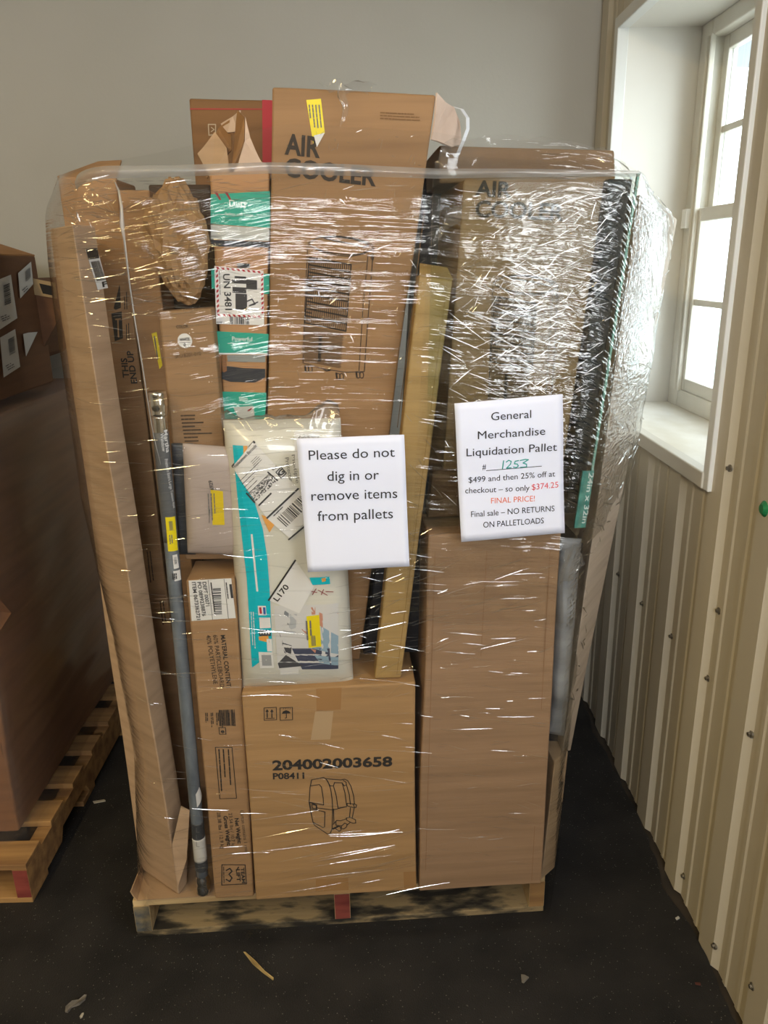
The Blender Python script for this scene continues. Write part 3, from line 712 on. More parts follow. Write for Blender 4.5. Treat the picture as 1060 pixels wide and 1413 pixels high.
# right flank: big carton turned outwards, lower torn carton, grey bag
rf, f = carton('flank_carton', 'tall leaning carton on the right flank nearest the window', 'carton',
               [(884, 268), (935, 302), (786, 1036), (776, 1036)], [0.03, 0.30, 0.12, 0.04], 0.3, board('bfae9b'), amp=0.004, back=PV*0.45)
rl, f = carton('torn_carton', 'torn brown carton standing at the lower right corner of the pallet', 'carton',
               [(765, 1050), (783, 1034), (763, 1228), (745, 1224)], [0.0, 0.05, 0.02, -0.02], 0.3, board('a78b6b'), zb=DECK+0.004, amp=0.005, back=PV*0.35-PU*0.02)

# ------------------------------------------------------------------ soft goods
def pillow(name, label, cat, q, v, thick, bulge, m, wr=0.003, wf_=9, e=4, nx=26, nz=40, group=None, parent=None):
    """a soft pack: front face bulging toward the viewer, edges drawn in"""
    vv = v if isinstance(v, (list, tuple)) else [v]*4
    F = [at(p_[0], p_[1], k) for p_, k in zip(q, vv)]; base = Face(F); n = base.n; C0, A, D = F[0], F[1]-F[0], F[3]-F[0]
    def uv(P):
        a, b = 0.5, 0.5
        for _ in range(6):
            Q = F[0]*(1-a)*(1-b)+F[1]*a*(1-b)+F[2]*a*b+F[3]*(1-a)*b; r = P-Q
            du = (F[1]-F[0])*(1-b)+(F[2]-F[3])*b; dv = (F[3]-F[0])*(1-a)+(F[2]-F[1])*a
            g11, g12, g22 = du.dot(du), du.dot(dv), dv.dot(dv); r1_, r2_ = r.dot(du), r.dot(dv); det = g11*g22-g12*g12
            a += (r1_*g22-r2_*g12)/det; b += (r2_*g11-r1_*g12)/det
        return a, b
    def warp(P):
        a, b = uv(P); a = min(1, max(0, a)); b = min(1, max(0, b))
        h = (1-abs(2*a-1)**e)*(1-abs(2*b-1)**e)
        w = noise.noise(V((P.x*wf_*0.6+P.z*wf_*0.35, P.y*3, P.z*wf_*0.5)))
        return n*(bulge*h+wr*w*min(1, h*3))
    f = Face(F, warp); bm = bmesh.new()
    P = lambda a, b: F[0]*(1-a)*(1-b)+F[1]*a*(1-b)+F[2]*a*b+F[3]*(1-a)*b
    fr = [[bm.verts.new(P(i/nx, j/nz)+warp(P(i/nx, j/nz))) for i in range(nx+1)] for j in range(nz+1)]
    cen = P(.5, .5)
    def bkp(a, b):
        Q = P(a, b); h = (1-abs(2*a-1)**6)*(1-abs(2*b-1)**6); return Q-n*(0.004+(thick-0.004)*h)
    bkv = [[bm.verts.new(bkp(i/nx, j/nz)) for i in range(nx+1)] for j in range(nz+1)]
    for j in range(nz):
        for i in range(nx):
            bm.faces.new((fr[j][i], fr[j+1][i], fr[j+1][i+1], fr[j][i+1])); bm.faces.new((bkv[j][i], bkv[j][i+1], bkv[j+1][i+1], bkv[j+1][i]))
    for j in range(nz):
        bm.faces.new((fr[j][0], bkv[j][0], bkv[j+1][0], fr[j+1][0])); bm.faces.new((fr[j][nx], fr[j+1][nx], bkv[j+1][nx], bkv[j][nx]))
    for i in range(nx):
        bm.faces.new((fr[0][i], fr[0][i+1], bkv[0][i+1], bkv[0][i])); bm.faces.new((fr[nz][i], bkv[nz][i], bkv[nz][i+1], fr[nz][i+1]))
    o = obj(name, bm, m, parent, smooth=True)
    if label: tag(o, label, cat, group)
    return o, f
MAILM = noisy('grey_mailer_film', 'a3948c', 'b5a79f', (5, 5, 5), 0.38, 3, 0.12, (12, 12, 30))
DARKP = noisy('dark_poly_film', '2c2d30', '4b4d50', (7, 7, 14), 0.3, 4, 0.2, (30, 30, 60))
ml, f = pillow('poly_mailer', 'pale grey poly mailer with yellow sticker, tucked under the white-dot carton', 'mailer',
               [(252, 612), (330, 618), (338, 767), (259, 763)], 0.012, 0.026, 0.016, MAILM, e=6)
st = sheet(f, [(292, 673), (309, 675), (311.5, 721), (295, 721)], 'yellow_sticker', mat('yellow_sticker_paper_dull', 'd3b818', 0.5), ml, n=6)
p = Prints(f, 0.0018); scribble(p, (297, 678), (.05, 1), 3, 4, 38, 1.4); p.build('lettering', GREYINK, st)
p = Prints(f, 0.0012); p.text('6929', (297, 673), (294, 660), 5, 0.02); p.line([(291, 700), (290.5, 718)], 0.7); p.build('lettering', BARINK, ml)
pillow('black_mailer', 'dark grey poly mailer between the chrome rod and the pale mailer', 'mailer',
       [(236, 612), (266, 612), (270, 765), (247, 765)], 0.03, 0.02, 0.008, DARKP, e=6, nx=10)
# bedding pack
QUILT = noisy('white_quilt_in_clear_bag', 'cfccbe', 'dedbcf', (4, 4, 4), 0.28, 4, 0.25, (10, 10, 26), coat=0.6)
bd, f = pillow('bedding_pack', 'white bedding pack in a clear bag with turquoise panel and address label', 'bedding pack',
               [(308, 580), (470, 577), (488, 944), (335, 949)], [0.012, 0.012, 0.0, 0.0], 0.055, 0.036, QUILT, wr=0.006, e=8, nx=40, nz=60)
AQUA = mat('turquoise_print', '12b5c4', 0.35); ORG = mat('orange_print', 'e0a050', 0.4)
p = Prints(f, 0.002)
ll = [(323, 611), (326, 640), (331, 690), (337, 740), (343, 790), (346, 840), (348, 880), (350, 912)]; rr_ = [(341, 611), (344, 640), (352, 680), (365, 722), (371, 760), (374, 800), (376, 845), (378, 888)]
for i in range(7): p.grid([ll[i], rr_[i], rr_[i+1], ll[i+1]], 3, 4)
p.grid([(428, 788), (455, 787), (456, 797), (432, 798)], 2, 1)
p.build('turquoise_panel', AQUA, bd)
p = Prints(f, 0.0026); p.grid([(363, 703), (372, 706), (381, 716), (374, 727), (364, 724)][:4], 2, 2); p.grid([(338, 611), (344, 611), (343, 625), (339, 628)], 1, 2)
p.grid([(359, 868), (372, 866), (374, 876), (360, 873)], 1, 1); p.grid([(444, 789), (450, 788), (450, 793), (445, 794)], 1, 1)
p.build('orange_print', ORG, bd)
p = Prints(f, 0.0026)
p.grid([(358, 826), (369, 826), (370, 839), (359, 839)], 2, 2, 0); p.grid([(360, 842), (375, 842), (376, 856), (361, 857)], 2, 2, 0); p.grid([(360, 858), (375, 859), (376, 867), (360, 867)], 2, 2, 3); p.grid([(370, 871), (377, 871), (378, 888), (371, 888)], 1, 2, 0)
p.grid([(359, 889), (378, 889), (380, 911), (361, 912)], 2, 2, 0); p.grid([(363, 893), (376, 893), (377, 908), (364, 908)], 2, 2, 4)
for k in range(4): p.grid([(361+k*3.6, 861), (363+k*3.6, 861), (363.3+k*3.6, 864.5), (361.3+k*3.6, 864.5)], 1, 1, 0)
p.grid([(365, 828), (368.5, 828), (369, 838), (366, 838)], 1, 1, 5); p.grid([(360, 828), (363, 828), (364, 837), (361, 837)], 1, 1, 1)
scribble(p, (350, 730), (.1, 1), 1, 2, 90, 2.6, 0); scribble(p, (352, 835), (.05, 1), 2, 3, 60, 1.0, 0)
p.build('panel_icons', [WHITE, RED, INK, mat('icon_black', '2a2c2e', 0.6), mat('icon_grey', '9a9b9b', 0.5), mat('icon_blue', '2b5f9e', 0.6)], bd)
# the photo printed on the pack: grey sheets, navy cushion, legs in pale jeans
p = Prints(f, 0.0022)
p.grid([(380, 826), (467, 824), (467, 915), (385, 914)], 8, 8, 0)
p.grid([(394, 831), (400, 831), (400, 862), (392, 860)], 1, 3, 1); p.grid([(401, 837), (411, 837), (409, 864), (400, 862)], 1, 3, 2)
p.grid([(386, 858), (390, 870), (398, 893), (394, 890)], 1, 3, 3); p.grid([(391, 876), (404, 880), (403, 893), (397, 893)], 2, 2, 3)
p.grid([(404, 884), (440, 882), (467, 886), (467, 915), (418, 914), (400, 895)][:1]+[(467, 884), (467, 914), (418, 914)], 5, 4, 4)
p.grid([(385, 905), (396, 893), (420, 909), (387, 912)], 3, 3, 3)
p.grid([(443, 853), (467, 868), (467, 880), (446, 870)], 3, 3, 5); p.grid([(430, 870), (467, 869), (467, 893), (432, 884)], 4, 3, 5); p.grid([(434, 893), (444, 893), (467, 898), (467, 908), (440, 900)][:1]+[(467, 897), (467, 909), (443, 905)], 4, 3, 5)
p.grid([(430, 828), (436, 828), (436, 838), (431, 838)], 1, 1, 6); p.grid([(441, 835), (446, 837), (446, 856), (442, 853)], 1, 2, 6); p.grid([(417, 858), (428, 856), (426, 866), (423, 864)], 1, 1, 6); p.grid([(428, 884), (437, 886), (435, 893), (429, 892)], 1, 1, 6)
p.line([(441, 837), (466, 838)], 1.6, mi=6)
p.build('printed_picture', [mat('pic_sheet', 'd0cecb', 0.4), mat('pic_grey', '84878b', 0.4), mat('pic_light', 'b2b4b6', 0.4), mat('pic_charcoal', '4a4a4e', 0.4), mat('pic_navy', '454a5e', 0.4), mat('pic_jeans', '8fa8b8', 0.4), mat('pic_skin', 'c48a72', 0.4)], bd)
p = Prints(f, 0.0026)
for a, b in (((428, 806), (438, 808)), ((432, 811), (437, 803)), ((440, 805), (452, 812)), ((444, 811), (447, 804)), ((450, 807), (460, 808))): p.line([a, b], 1.1)
p.build('red_script', mat('dark_red_ink', '8e3a3c', 0.6), bd)
lb = sheet(f, [(352, 605), (413, 667), (371, 708), (323, 640)], 'address_label', WHITE, bd, 0.0032, n=10)
p = Prints(f, 0.0042)
p.line([(323, 640), (353, 605.5)], 3.2); p.line([(371, 707), (413, 667)], 2.4); p.line([(343, 674), (354, 686)], 2.2); p.line([(372, 645), (385, 656)], 2.0); p.line([(344, 676), (373, 648)], 0.6); 
rnd = random.Random(3)
for i in range(26):
    for j in range(13):
        if rnd.random() < 0.5:
            x = 346+i*1.07+j*0.72; y = 674-i*1.05+j*0.86; p.poly([(x, y), (x+.9, y-.9), (x+1.6, y-.1), (x+.7, y+.8)])
p.text('Replacement Barcode', (327, 641), (357, 611), 4.2, 0.01); p.text('G', (389, 651), (396, 644), 6.5, 0.04); p.line([(383, 645), (390, 638), (397, 646), (390, 653)], 1.2, True)
p.text('Red', (379.5, 643), (385, 638), 3, 0.02)
for k in range(4): scribble(p, (334+k*3, 658+k*4.2), (1, -1), 1, 2, 36, 0.8)
scribble(p, (349, 632), (1, -1), 4, 2.6, 14, 0.6); scribble(p, (360, 690), (1, -1), 1, 2, 26, 2.2)
p.build('lettering', BARINK, lb)
l2_ = sheet(f, [(371, 708), (413, 668), (424, 690), (424, 716), (400, 736)][0:1]+[(413, 668), (430, 704), (402, 735)], 'barcode_label', WHITE, bd, 0.0030, n=8)
p = Prints(f, 0.004); barcode(p, (384, 707), (32, -31), (13, 12), 22); scribble(p, (380, 704), (1, -1), 1, 2, 24, 1.4); p.line([(400, 736), (424, 716)], 2.2); p.build('barcode', BARINK, l2_)
l3_ = sheet(f, [(409, 764), (434, 800), (414, 836), (373, 818)], 'routing_label', WHITE, bd, 0.0030, n=8)
p = Prints(f, 0.004); p.line([(373, 818), (409, 764)], 2.4); p.text('L170', (385, 820), (401, 800), 7.5, 0.02); p.build('lettering', INK, l3_)
l4_ = sheet(f, [(407, 592), (441, 594), (445, 640), (409, 640)], 'address_label', WHITE, bd, 0.0030, n=6)
p = Prints(f, 0.004); p.text('9023V', (413, 605), (441, 605), 7, 0.01); p.line([(413, 596), (430, 597)], 0.5); p.build('lettering', INK, l4_)
p = Prints(f, 0.0026); p.text('Protection', (395, 626), (402, 662), 5); p.text('Multiple', (404, 622), (410, 660), 5); p.build('lettering', GREYINK, bd)
st = sheet(f, [(424, 840), (441, 838), (444, 881), (427, 883)], 'yellow_sticker', YEL, bd, 0.0034, n=6)
p = Prints(f, 0.0044); scribble(p, (429, 846), (.06, 1), 2, 5, 32, 2.2); barcode(p, (430, 866), (6, -.4), (1, 14), 7); p.build('lettering', GREYINK, st)
p = Prints(f, 0.0026); p.grid([(388, 914), (413, 913), (413, 921), (388, 922)], 3, 1, 0); p.build('paper_tag', WHITE, bd)

# ------------------------------------------------------------------ clear films
def filmmat(key, gain, rough, sx, sy, strength, haze=0.0, tint=(0.97, 0.97, 0.965), base=0.10, dist=0.012):
    m = bpy.data.materials.new(key); m.use_nodes = True; nt = m.node_tree; nt.nodes.remove(nt.nodes['Principled BSDF'])
    out = nt.nodes['Material Output']
    uv = N(m, 'ShaderNodeUVMap'); uv.uv_map = 'UVMap'
    def nz(scale, detail, rot=0.0, typ='ShaderNodeTexNoise'):
        mp = N(m, 'ShaderNodeMapping'); mp.inputs['Scale'].default_value = scale; mp.inputs['Rotation'].default_value = (0, 0, rot)
        L(m, uv.outputs[0], mp.inputs[0]); t = N(m, typ); t.inputs['Scale'].default_value = 1
        if 'Detail' in t.inputs: t.inputs['Detail'].default_value = detail
        if 'Distortion' in t.inputs: t.inputs['Distortion'].default_value = 0.4
        L(m, mp.outputs[0], t.inputs['Vector']); return t.outputs[0]
    def mth(op, a, b=None):
        n_ = N(m, 'ShaderNodeMath', operation=op)
        for i, s_ in enumerate((a, b)):
            if s_ is None: continue
            if isinstance(s_, (int, float)): n_.inputs[i].default_value = s_
            else: L(m, s_, n_.inputs[i])
        return n_.outputs[0]
    h1 = nz((sx, sy, 1), 3); h2 = nz((sx*2.5, sy*1.2, 1), 2, 0.55); h3 = nz((9, 14, 1), 4); h4 = nz((60, 75, 1), 1)
    at_ = N(m, 'ShaderNodeAttribute'); at_.attribute_name = 'crinkle'      # how far the film is pulled slantwise
    d = at_.outputs['Fac']
    h = mth('ADD', mth('MULTIPLY', h1, mth('SUBTRACT', 1.0, d)), mth('MULTIPLY', h2, d))
    h = mth('ADD', h, mth('MULTIPLY', h3, 0.5)); h = mth('ADD', h, mth('MULTIPLY', h4, mth('MULTIPLY', d, 0.35)))
    h = mth('MULTIPLY', h, mth('ADD', mth('MULTIPLY', d, 1.15), 0.25))
    bp = N(m, 'ShaderNodeBump'); bp.inputs['Strength'].default_value = strength; bp.inputs['Distance'].default_value = dist
    L(m, h, bp.inputs['Height'])
    tr = N(m, 'ShaderNodeBsdfTransparent'); tr.inputs[0].default_value = (*tint, 1)
    gl = N(m, 'ShaderNodeBsdfGlossy'); gl.inputs['Roughness'].default_value = rough; L(m, bp.outputs[0], gl.inputs['Normal'])
    fac = mth('MINIMUM', mth('ADD', mth('MULTIPLY', schlick(m, bp.outputs[0]), gain), base), 0.9)
    mx = N(m, 'ShaderNodeMixShader'); L(m, fac, mx.inputs[0]); L(m, tr.outputs[0], mx.inputs[1]); L(m, gl.outputs[0], mx.inputs[2])
    last = mx.outputs[0]
    if haze:
        df = N(m, 'ShaderNodeBsdfTranslucent'); df.inputs[0].default_value = (0.9, 0.9, 0.9, 1)
        d2 = N(m, 'ShaderNodeBsdfDiffuse'); d2.inputs[0].default_value = (0.85, 0.85, 0.85, 1)
        ad = N(m, 'ShaderNodeMixShader'); ad.inputs[0].default_value = 0.5; L(m, df.outputs[0], ad.inputs[1]); L(m, d2.outputs[0], ad.inputs[2])
        m2 = N(m, 'ShaderNodeMixShader'); m2.inputs[0].default_value = haze; L(m, last, m2.inputs[1]); L(m, ad.outputs[0], m2.inputs[2]); last = m2.outputs[0]
    L(m, last, out.inputs[0]); return m
FILM = filmmat('stretch_film', 1.5, 0.045, 5, 110, 0.6, base=0.0, dist=0.010)
FOLD = filmmat('folded_stretch_film', 1.2, 0.16, 5, 120, 0.5, haze=0.30, base=0.05)
CREASE = filmmat('film_crease', 1.6, 0.10, 10, 60, 0.1, haze=0.02, base=0.16)
BAGF = filmmat('clear_bag_film', 1.5, 0.12, 25, 35, 0.5, haze=0.10, base=0.05)
GREYBAG = noisy('grey_foam_bag', '6f7275', 'a0a3a5', (6, 6, 14), 0.3, 5, 0.5, (18, 18, 26), coat=0.4)

# top of the clear bag of the bedding pack: a crumpled open end
bm = bmesh.new(); nx = 30
top = [(303, 570), (312, 566), (322, 573), (334, 577), (350, 573), (366, 570), (378, 574), (398, 571), (420, 572), (436, 560), (452, 551), (466, 557), (470, 566)]
A_, B_ = [], []
for i, (x, y) in enumerate(top):
    t = i/(len(top)-1); A_.append(bm.verts.new(at(x, y, -0.006+0.02*((i*5) % 3)/3))); B_.append(bm.verts.new(at(308+t*162, 594-t*3, -0.012)))
C_ = [bm.verts.new(at(305+i/(len(top)-1)*165, 582, 0.03)) for i in range(len(top))]
for i in range(len(top)-1): bm.faces.new((A_[i], A_[i+1], B_[i+1], B_[i])); bm.faces.new((A_[i], C_[i], C_[i+1], A_[i+1]))
bmesh.ops.subdivide_edges(bm, edges=bm.edges, cuts=2, use_grid_fill=True)
for x in bm.verts: x.co += vnoise(x.co, 0.005, 40)
bm.loops.layers.uv.new('UVMap')
for fc in bm.faces:
    for lp in fc.loops: lp[bm.loops.layers.uv[0]].uv = (LOC(lp.vert.co).x, lp.vert.co.z)
obj('bag_opening', bm, BAGF, bd, smooth=True)

# ------------------------------------------------------------------ kraft paper wad
KP = noisy('crumpled_kraft_paper', '8f6e48', 'a58158', (4, 4, 4), 0.7, 3)
bm = bmesh.new(); bmesh.ops.create_icosphere(bm, subdivisions=5, radius=1)
c0 = at(247, 335, 0.075)
for x in bm.verts:
    n_ = x.co.copy()
    r = 1 + 0.16*noise.noise(n_*1.6+V((4, 1, 2))) + 0.13*(1-2*abs(noise.noise(n_*2.7))) + 0.11*(1-2*abs(noise.noise(n_*5+V((3, 3, 3)))))
    taper = 1.0 - 0.30*max(0, -n_.z) - 0.1*max(0, n_.z)
    x.co = c0 + PU*(n_.x*r*0.052*taper+n_.z*-0.006) + PV*(n_.y*r*0.045) + V((0, 0, n_.z*r*0.098))
kp = tag(obj('crumpled_paper', bm, KP), 'crumpled brown kraft paper stuffed above the white-dot carton', 'packing paper')
md = kp.modifiers.new('d', 'DECIMATE'); md.ratio = 0.22

# ------------------------------------------------------------------ chrome rod
CHR = noisy('chrome', 'd9d9d9', 'e8e8e8', (3, 3, 3), 0.16, 2, metal=1.0)
STEEL = noisy('bagged_steel', '6f7780', '969ea6', (30, 30, 8), 0.22, 4, 0.15, (60, 60, 40), metal=0.35)
RA, RB = at(217, 545, 0.010), at(281, 1228, 0.006); RB = V((RB.x, RB.y, DECK+0.012))
def rp(t): return RA.lerp(RB, t)
def rt(y): return (y-545)/(1228-545)
rod = empty('tension_rod', RB, 'chrome curtain tension rod standing in front of the cartons on the left', 'curtain rod')
R0 = 0.0145
def seg(name, y0, y1, r, m, smooth=True, ring=None):
    bm = bmesh.new()
    n_ = 12; pts = [rp(rt(y0)+(rt(y1)-rt(y0))*k/n_) for k in range(n_+1)]
    tube(bm, pts, ring or r, 24); return obj(name, bm, m, rod, smooth=smooth)
seg('shaft', 600, 1222, R0, STEEL)
seg('end_cap', 541, 568, 0, CHR, ring=[0.0165, 0.0178, 0.0175, 0.0172, 0.0174, 0.0178, 0.018, 0.0178, 0.0172, 0.0163, 0.0165, 0.0168, 0.016])
seg('collar', 568, 590, R0+.0004, CHR)
slv = seg('label_sleeve', 586, 716, R0+.0008, mat('sleeve_grey', '5b5d60', 0.3))
seg('end_cap', 1192, 1228, 0, CHR, ring=[0.0145, 0.0142, 0.0142, 0.0148, 0.0165, 0.0172, 0.0172, 0.0165, 0.0172, 0.0178, 0.0178, 0.0176, 0.0172])
seg('band', 1112, 1136, R0+.0006, mat('band_dark', '3c3e41', 0.4)); seg('paper_band', 1137, 1174, R0+.0008, mat('band_white', 'c6c3bd', 0.5)); seg('band', 1174, 1190, R0+.0006, mat('band_dark', '3c3e41', 0.4))
rn = (CAM-rp(0.4)); rn -= (RB-RA).normalized()*rn.dot((RB-RA).normalized()); rn.normalize()
rx = (RB-RA).normalized().cross(rn).normalized()
def rwarp(P):
    # wrap prints laid on the tangent plane round the shaft
    k = (P-RA).dot((RB-RA).normalized()); ax = RA+(RB-RA).normalized()*k; s_ = (P-ax).dot(rx)/(R0+.0012)
    s_ = max(-1.5, min(1.5, s_)); Q = ax+(rx*math.sin(s_)+rn*math.cos(s_))*(R0+.0012); return Q-P
o_ = rn*(R0+.0012); f = Face([RA-rx*.02+o_, RA+rx*.02+o_, RB+rx*.02+o_, RB-rx*.02+o_], rwarp)
p = Prints(f, 0.0006); p.text('Martha', (226, 594), (230, 625), 6.5, 0.02); p.text('Window', (221, 598), (224, 623), 5); p.text('Premium Extra Large Tension Rod', (227, 634), (240, 702), 5, 0.0)
p.build('lettering', mat('sleeve_print', 'd8d8d8', 0.5), slv)
st = sheet(f, [(228, 714), (243, 713), (247, 760), (232, 761)], 'yellow_sticker', YEL, rod, 0.0008, n=8)
p = Prints(f, 0.0014); barcode(p, (233, 719), (5, -.2), (1.3, 13), 6); scribble(p, (237, 738), (.08, 1), 2, 3, 20, 1.2); p.build('lettering', GREYINK, st)
st = sheet(f, [(238, 766), (245, 765), (248, 784), (240, 785)], 'barcode_label', WHITE, rod, 0.0008, n=4)
p = Prints(f, 0.0014); barcode(p, (240, 769), (.8, 10), (4, -.3), 8); p.build('barcode', BARINK, st)
st = sheet(f, [(239, 788), (250, 787), (252, 801), (241, 802)], 'barcode_label', WHITE, rod, 0.0008, n=4)
p = Prints(f, 0.0014); scribble(p, (243, 791), (.1, 1), 3, 2.4, 8, 1.4); p.build('barcode', BARINK, st)
st = sheet(f, [(270, 1096), (276, 1087), (284, 1100), (281, 1115), (272, 1112)][:1]+[(276, 1087), (284, 1102), (272, 1114)], 'torn_label', WHITE, rod, 0.0012, n=4)
p = Prints(f, 0.0014)
for y_ in (1142, 1152, 1162): p.line([(271, y_), (271, y_+6), (275, y_+6)], 0.7)
p.build('lettering', GREYINK, rod)

# ------------------------------------------------------------------ slim yellowish carton, black goods, clear sheet
sc_, f = carton('slim_carton', 'slim yellowish carton leaning upright between the two paper signs', 'carton',
                [(579, 380), (625, 386), (553, 934), (516, 931)], [0.02, 0.02, -0.012, -0.012], 0.05, KRY, amp=0.002, zb=ZC)
Tl, Tr = f.F[0], f.F[1]
bm = bmesh.new(); quad(bm, Tl+V((0, 0, .001)), Tr+V((0, 0, .001)), Tr+PV*0.05+V((0, 0, 0.022))-PU*.004, Tl+PV*0.05+V((0, 0, 0.022))+PU*.006)
o = obj('top_flap', bm, KRY, sc_); md = o.modifiers.new('s', 'SOLIDIFY'); md.thickness = 0.003
p = Prints(f); p.line([(617, 390), (547, 930)], 0.8); p.build('fold_crease', mat('crease_yellow', '8c6d38', 0.8), sc_)
Q = [at(598, 239, 0.0), at(880, 239, 0.0), at(804, 728, 0.012), at(586, 728, 0.012)]
PANE = glassmat('clear_sheet', 'f6fbfa', 0.012); EDGE = mat('green_sheet_edge', '7fb3a8', 0.15, spec=0.8)
gs = tag(obj('clear_sheet', grid_box(Q, [x+PV*0.005 for x in Q], (2, 1, 2)), PANE), 'clear sheet with green edge standing in front of the right AIR COOLER carton', 'glass sheet')
bm = bmesh.new(); tl, bl = Q[1], Q[2]
def edge_strip(a, b, w): 
    bm = bmesh.new(); F_ = [a, a+PU*w, b+PU*w, b]; F_ = [x-PV*0.0008 for x in F_]; B2 = [x+PV*0.0068 for x in F_]
    return grid_box(F_, B2, (1, 1, 2))
bm.free()
obj('sheet_edge', edge_strip(tl, bl, 0.004), EDGE, gs)
tt = 0.82
TE = noisy('teal_edge_label', '2f7f78', '5fa89e', (30, 30, 40), 0.35, 4)
el = obj('edge_label', edge_strip(tl.lerp(bl, tt)-PU*0.018, bl-PU*0.018, 0.024), TE, gs)
f = Face([x-PV*0.001 for x in Q]); p = Prints(f, 0.0008); p.text('24in x 32in', (813, 652), (803, 722), 6.5, 0.02); p.build('lettering', mat('edge_print', 'd5e6e2', 0.5), el)

pillow('grey_bag', 'crumpled grey plastic bag wedged at the right beside the plain carton', 'plastic bag',
       [(774, 742), (803, 744), (779, 1016), (757, 1012)], 0.02, 0.06, 0.02, GREYBAG, wr=0.012, wf_=22, nx=14, nz=40)
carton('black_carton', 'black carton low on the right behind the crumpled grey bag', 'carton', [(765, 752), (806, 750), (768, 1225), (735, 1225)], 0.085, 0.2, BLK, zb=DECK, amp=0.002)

# white strap loop on top
bm = bmesh.new(); pts = [(626, 148, .14), (637, 151, .13), (645, 163, .12), (645, 178, .11), (639, 194, .10), (633, 208, .10), (630, 216, .11)]
rows = []
for x, y, v_ in pts:
    P_ = at(x, y, v_); rows.append((bm.verts.new(P_-PU*0.003-PV*0.002), bm.verts.new(P_+PU*0.004+PV*0.004)))
for a, b in zip(rows, rows[1:]): bm.faces.new((a[0], a[1], b[1], b[0]))
bmesh.ops.subdivide_edges(bm, edges=bm.edges, cuts=2)
o = obj('strap_loop', bm, mat('white_strapping', 'd9dce2', 0.35)); md = o.modifiers.new('s', 'SOLIDIFY'); md.thickness = 0.0012
tag(o, 'white plastic strap loop standing up at the top of the tallest carton', 'strap')

# ------------------------------------------------------------------ stretch wrap round the load
wrap = empty('stretch_wrap', W(0.5, 0.3, 0.03), 'clear crinkled stretch film wrapped round the whole pallet load', 'stretch film')
FV = -0.050
def prof(pts, v):
    return sorted((LOC(at(x, y, v)).z, LOC(at(x, y, v)).x) for x, y in pts)
def interp(t, z):
    if z <= t[0][0]: return t[0][1]
    for (z0, u0), (z1, u1) in zip(t, t[1:]):
        if z <= z1: return u0+(u1-u0)*(z-z0)/(z1-z0)
    return t[-1][1]
LP = prof([(84, 216), (73, 240), (62, 300), (66, 360), (76, 440), (88, 520), (112, 690), (156, 880), (185, 1040), (190, 1200), (188, 1262), (192, 1284)], 0.05)
RP = prof([(872, 210), (881, 240), (804, 728), (779, 800), (779, 900), (773, 1000), (764, 1225), (758, 1256)], FV)
BP = prof([(905, 258), (944, 296), (939, 350), (914, 500), (888, 640), (854, 750), (809, 935), (789, 1040), (766, 1225), (760, 1252)], 0.25)
TOPL = prof([(80, 236), (190, 213), (245, 200), (300, 186), (375, 168), (440, 170), (600, 180), (640, 188), (700, 191), (790, 196), (846, 210), (881, 238)], 0.0)
TOP = sorted((LOC(at(x, y, 0.0)).x, LOC(at(x, y, 0.0)).z) for x, y in [(80, 236), (190, 213), (245, 200), (300, 186), (375, 168), (440, 170), (600, 180), (640, 188), (700, 191), (790, 196), (846, 210), (881, 238)])
ZB = 0.022
def film_pt(a, t):
    """a in -1..0 left flank, 0..1 front, 1..2 right flank; t 0 bottom .. 1 top"""
    if a < 0:   # left flank: back to front
        z = ZB+t*(TOP[0][1]-ZB); uL = interp(LP, z); k = -a
        return W(uL+0.10*k*k, 0.05+k*0.5, z)
    if a <= 1:
        zt = interp(TOP, 0.02+a*1.06); z = ZB+t*(zt-ZB); uL = interp(LP, z); uR = interp(RP, z)
        e = a; u = uL+(uR-uL)*e
        v_ = FV
        if e < 0.10: v_ += (0.05-FV)*(1-e/0.10)**2.2
        if e > 0.985: v_ += 0.012*((e-0.985)/0.015)
        hi_ = max(0, z-1.66)
        v_ += hi_*0.6
        return W(u, v_, z)
    k = a-1
    z = ZB+t*(interp(TOP, 1.10)-ZB); u0 = interp(RP, z); u1 = max(u0+0.004, interp(BP, z))
    return W(u0+(u1-u0)*min(1, k*1.02)**0.8, FV+0.012+(0.30-FV)*k, z)
def crinkle(a, s_):
    if a < 0: return 0.35
    if a > 1: return 0.9 if s_.z > 0.8 else 0.4
    r = max(0.0, min(1.0, (a-0.66)*4.5))*max(0.0, min(1.0, (s_.z-0.98)*7))
    low = 0.35*math.exp(-((s_.z-0.98)/0.10)**2)*(1 if a > 0.45 else 0.2)
    top = 0.22*max(0, min(1, (s_.z-1.50)*8))
    return min(1, max(r, low, top, 0.05+0.18*noise.noise(V((s_.x*5, s_.z*5, 2)))))
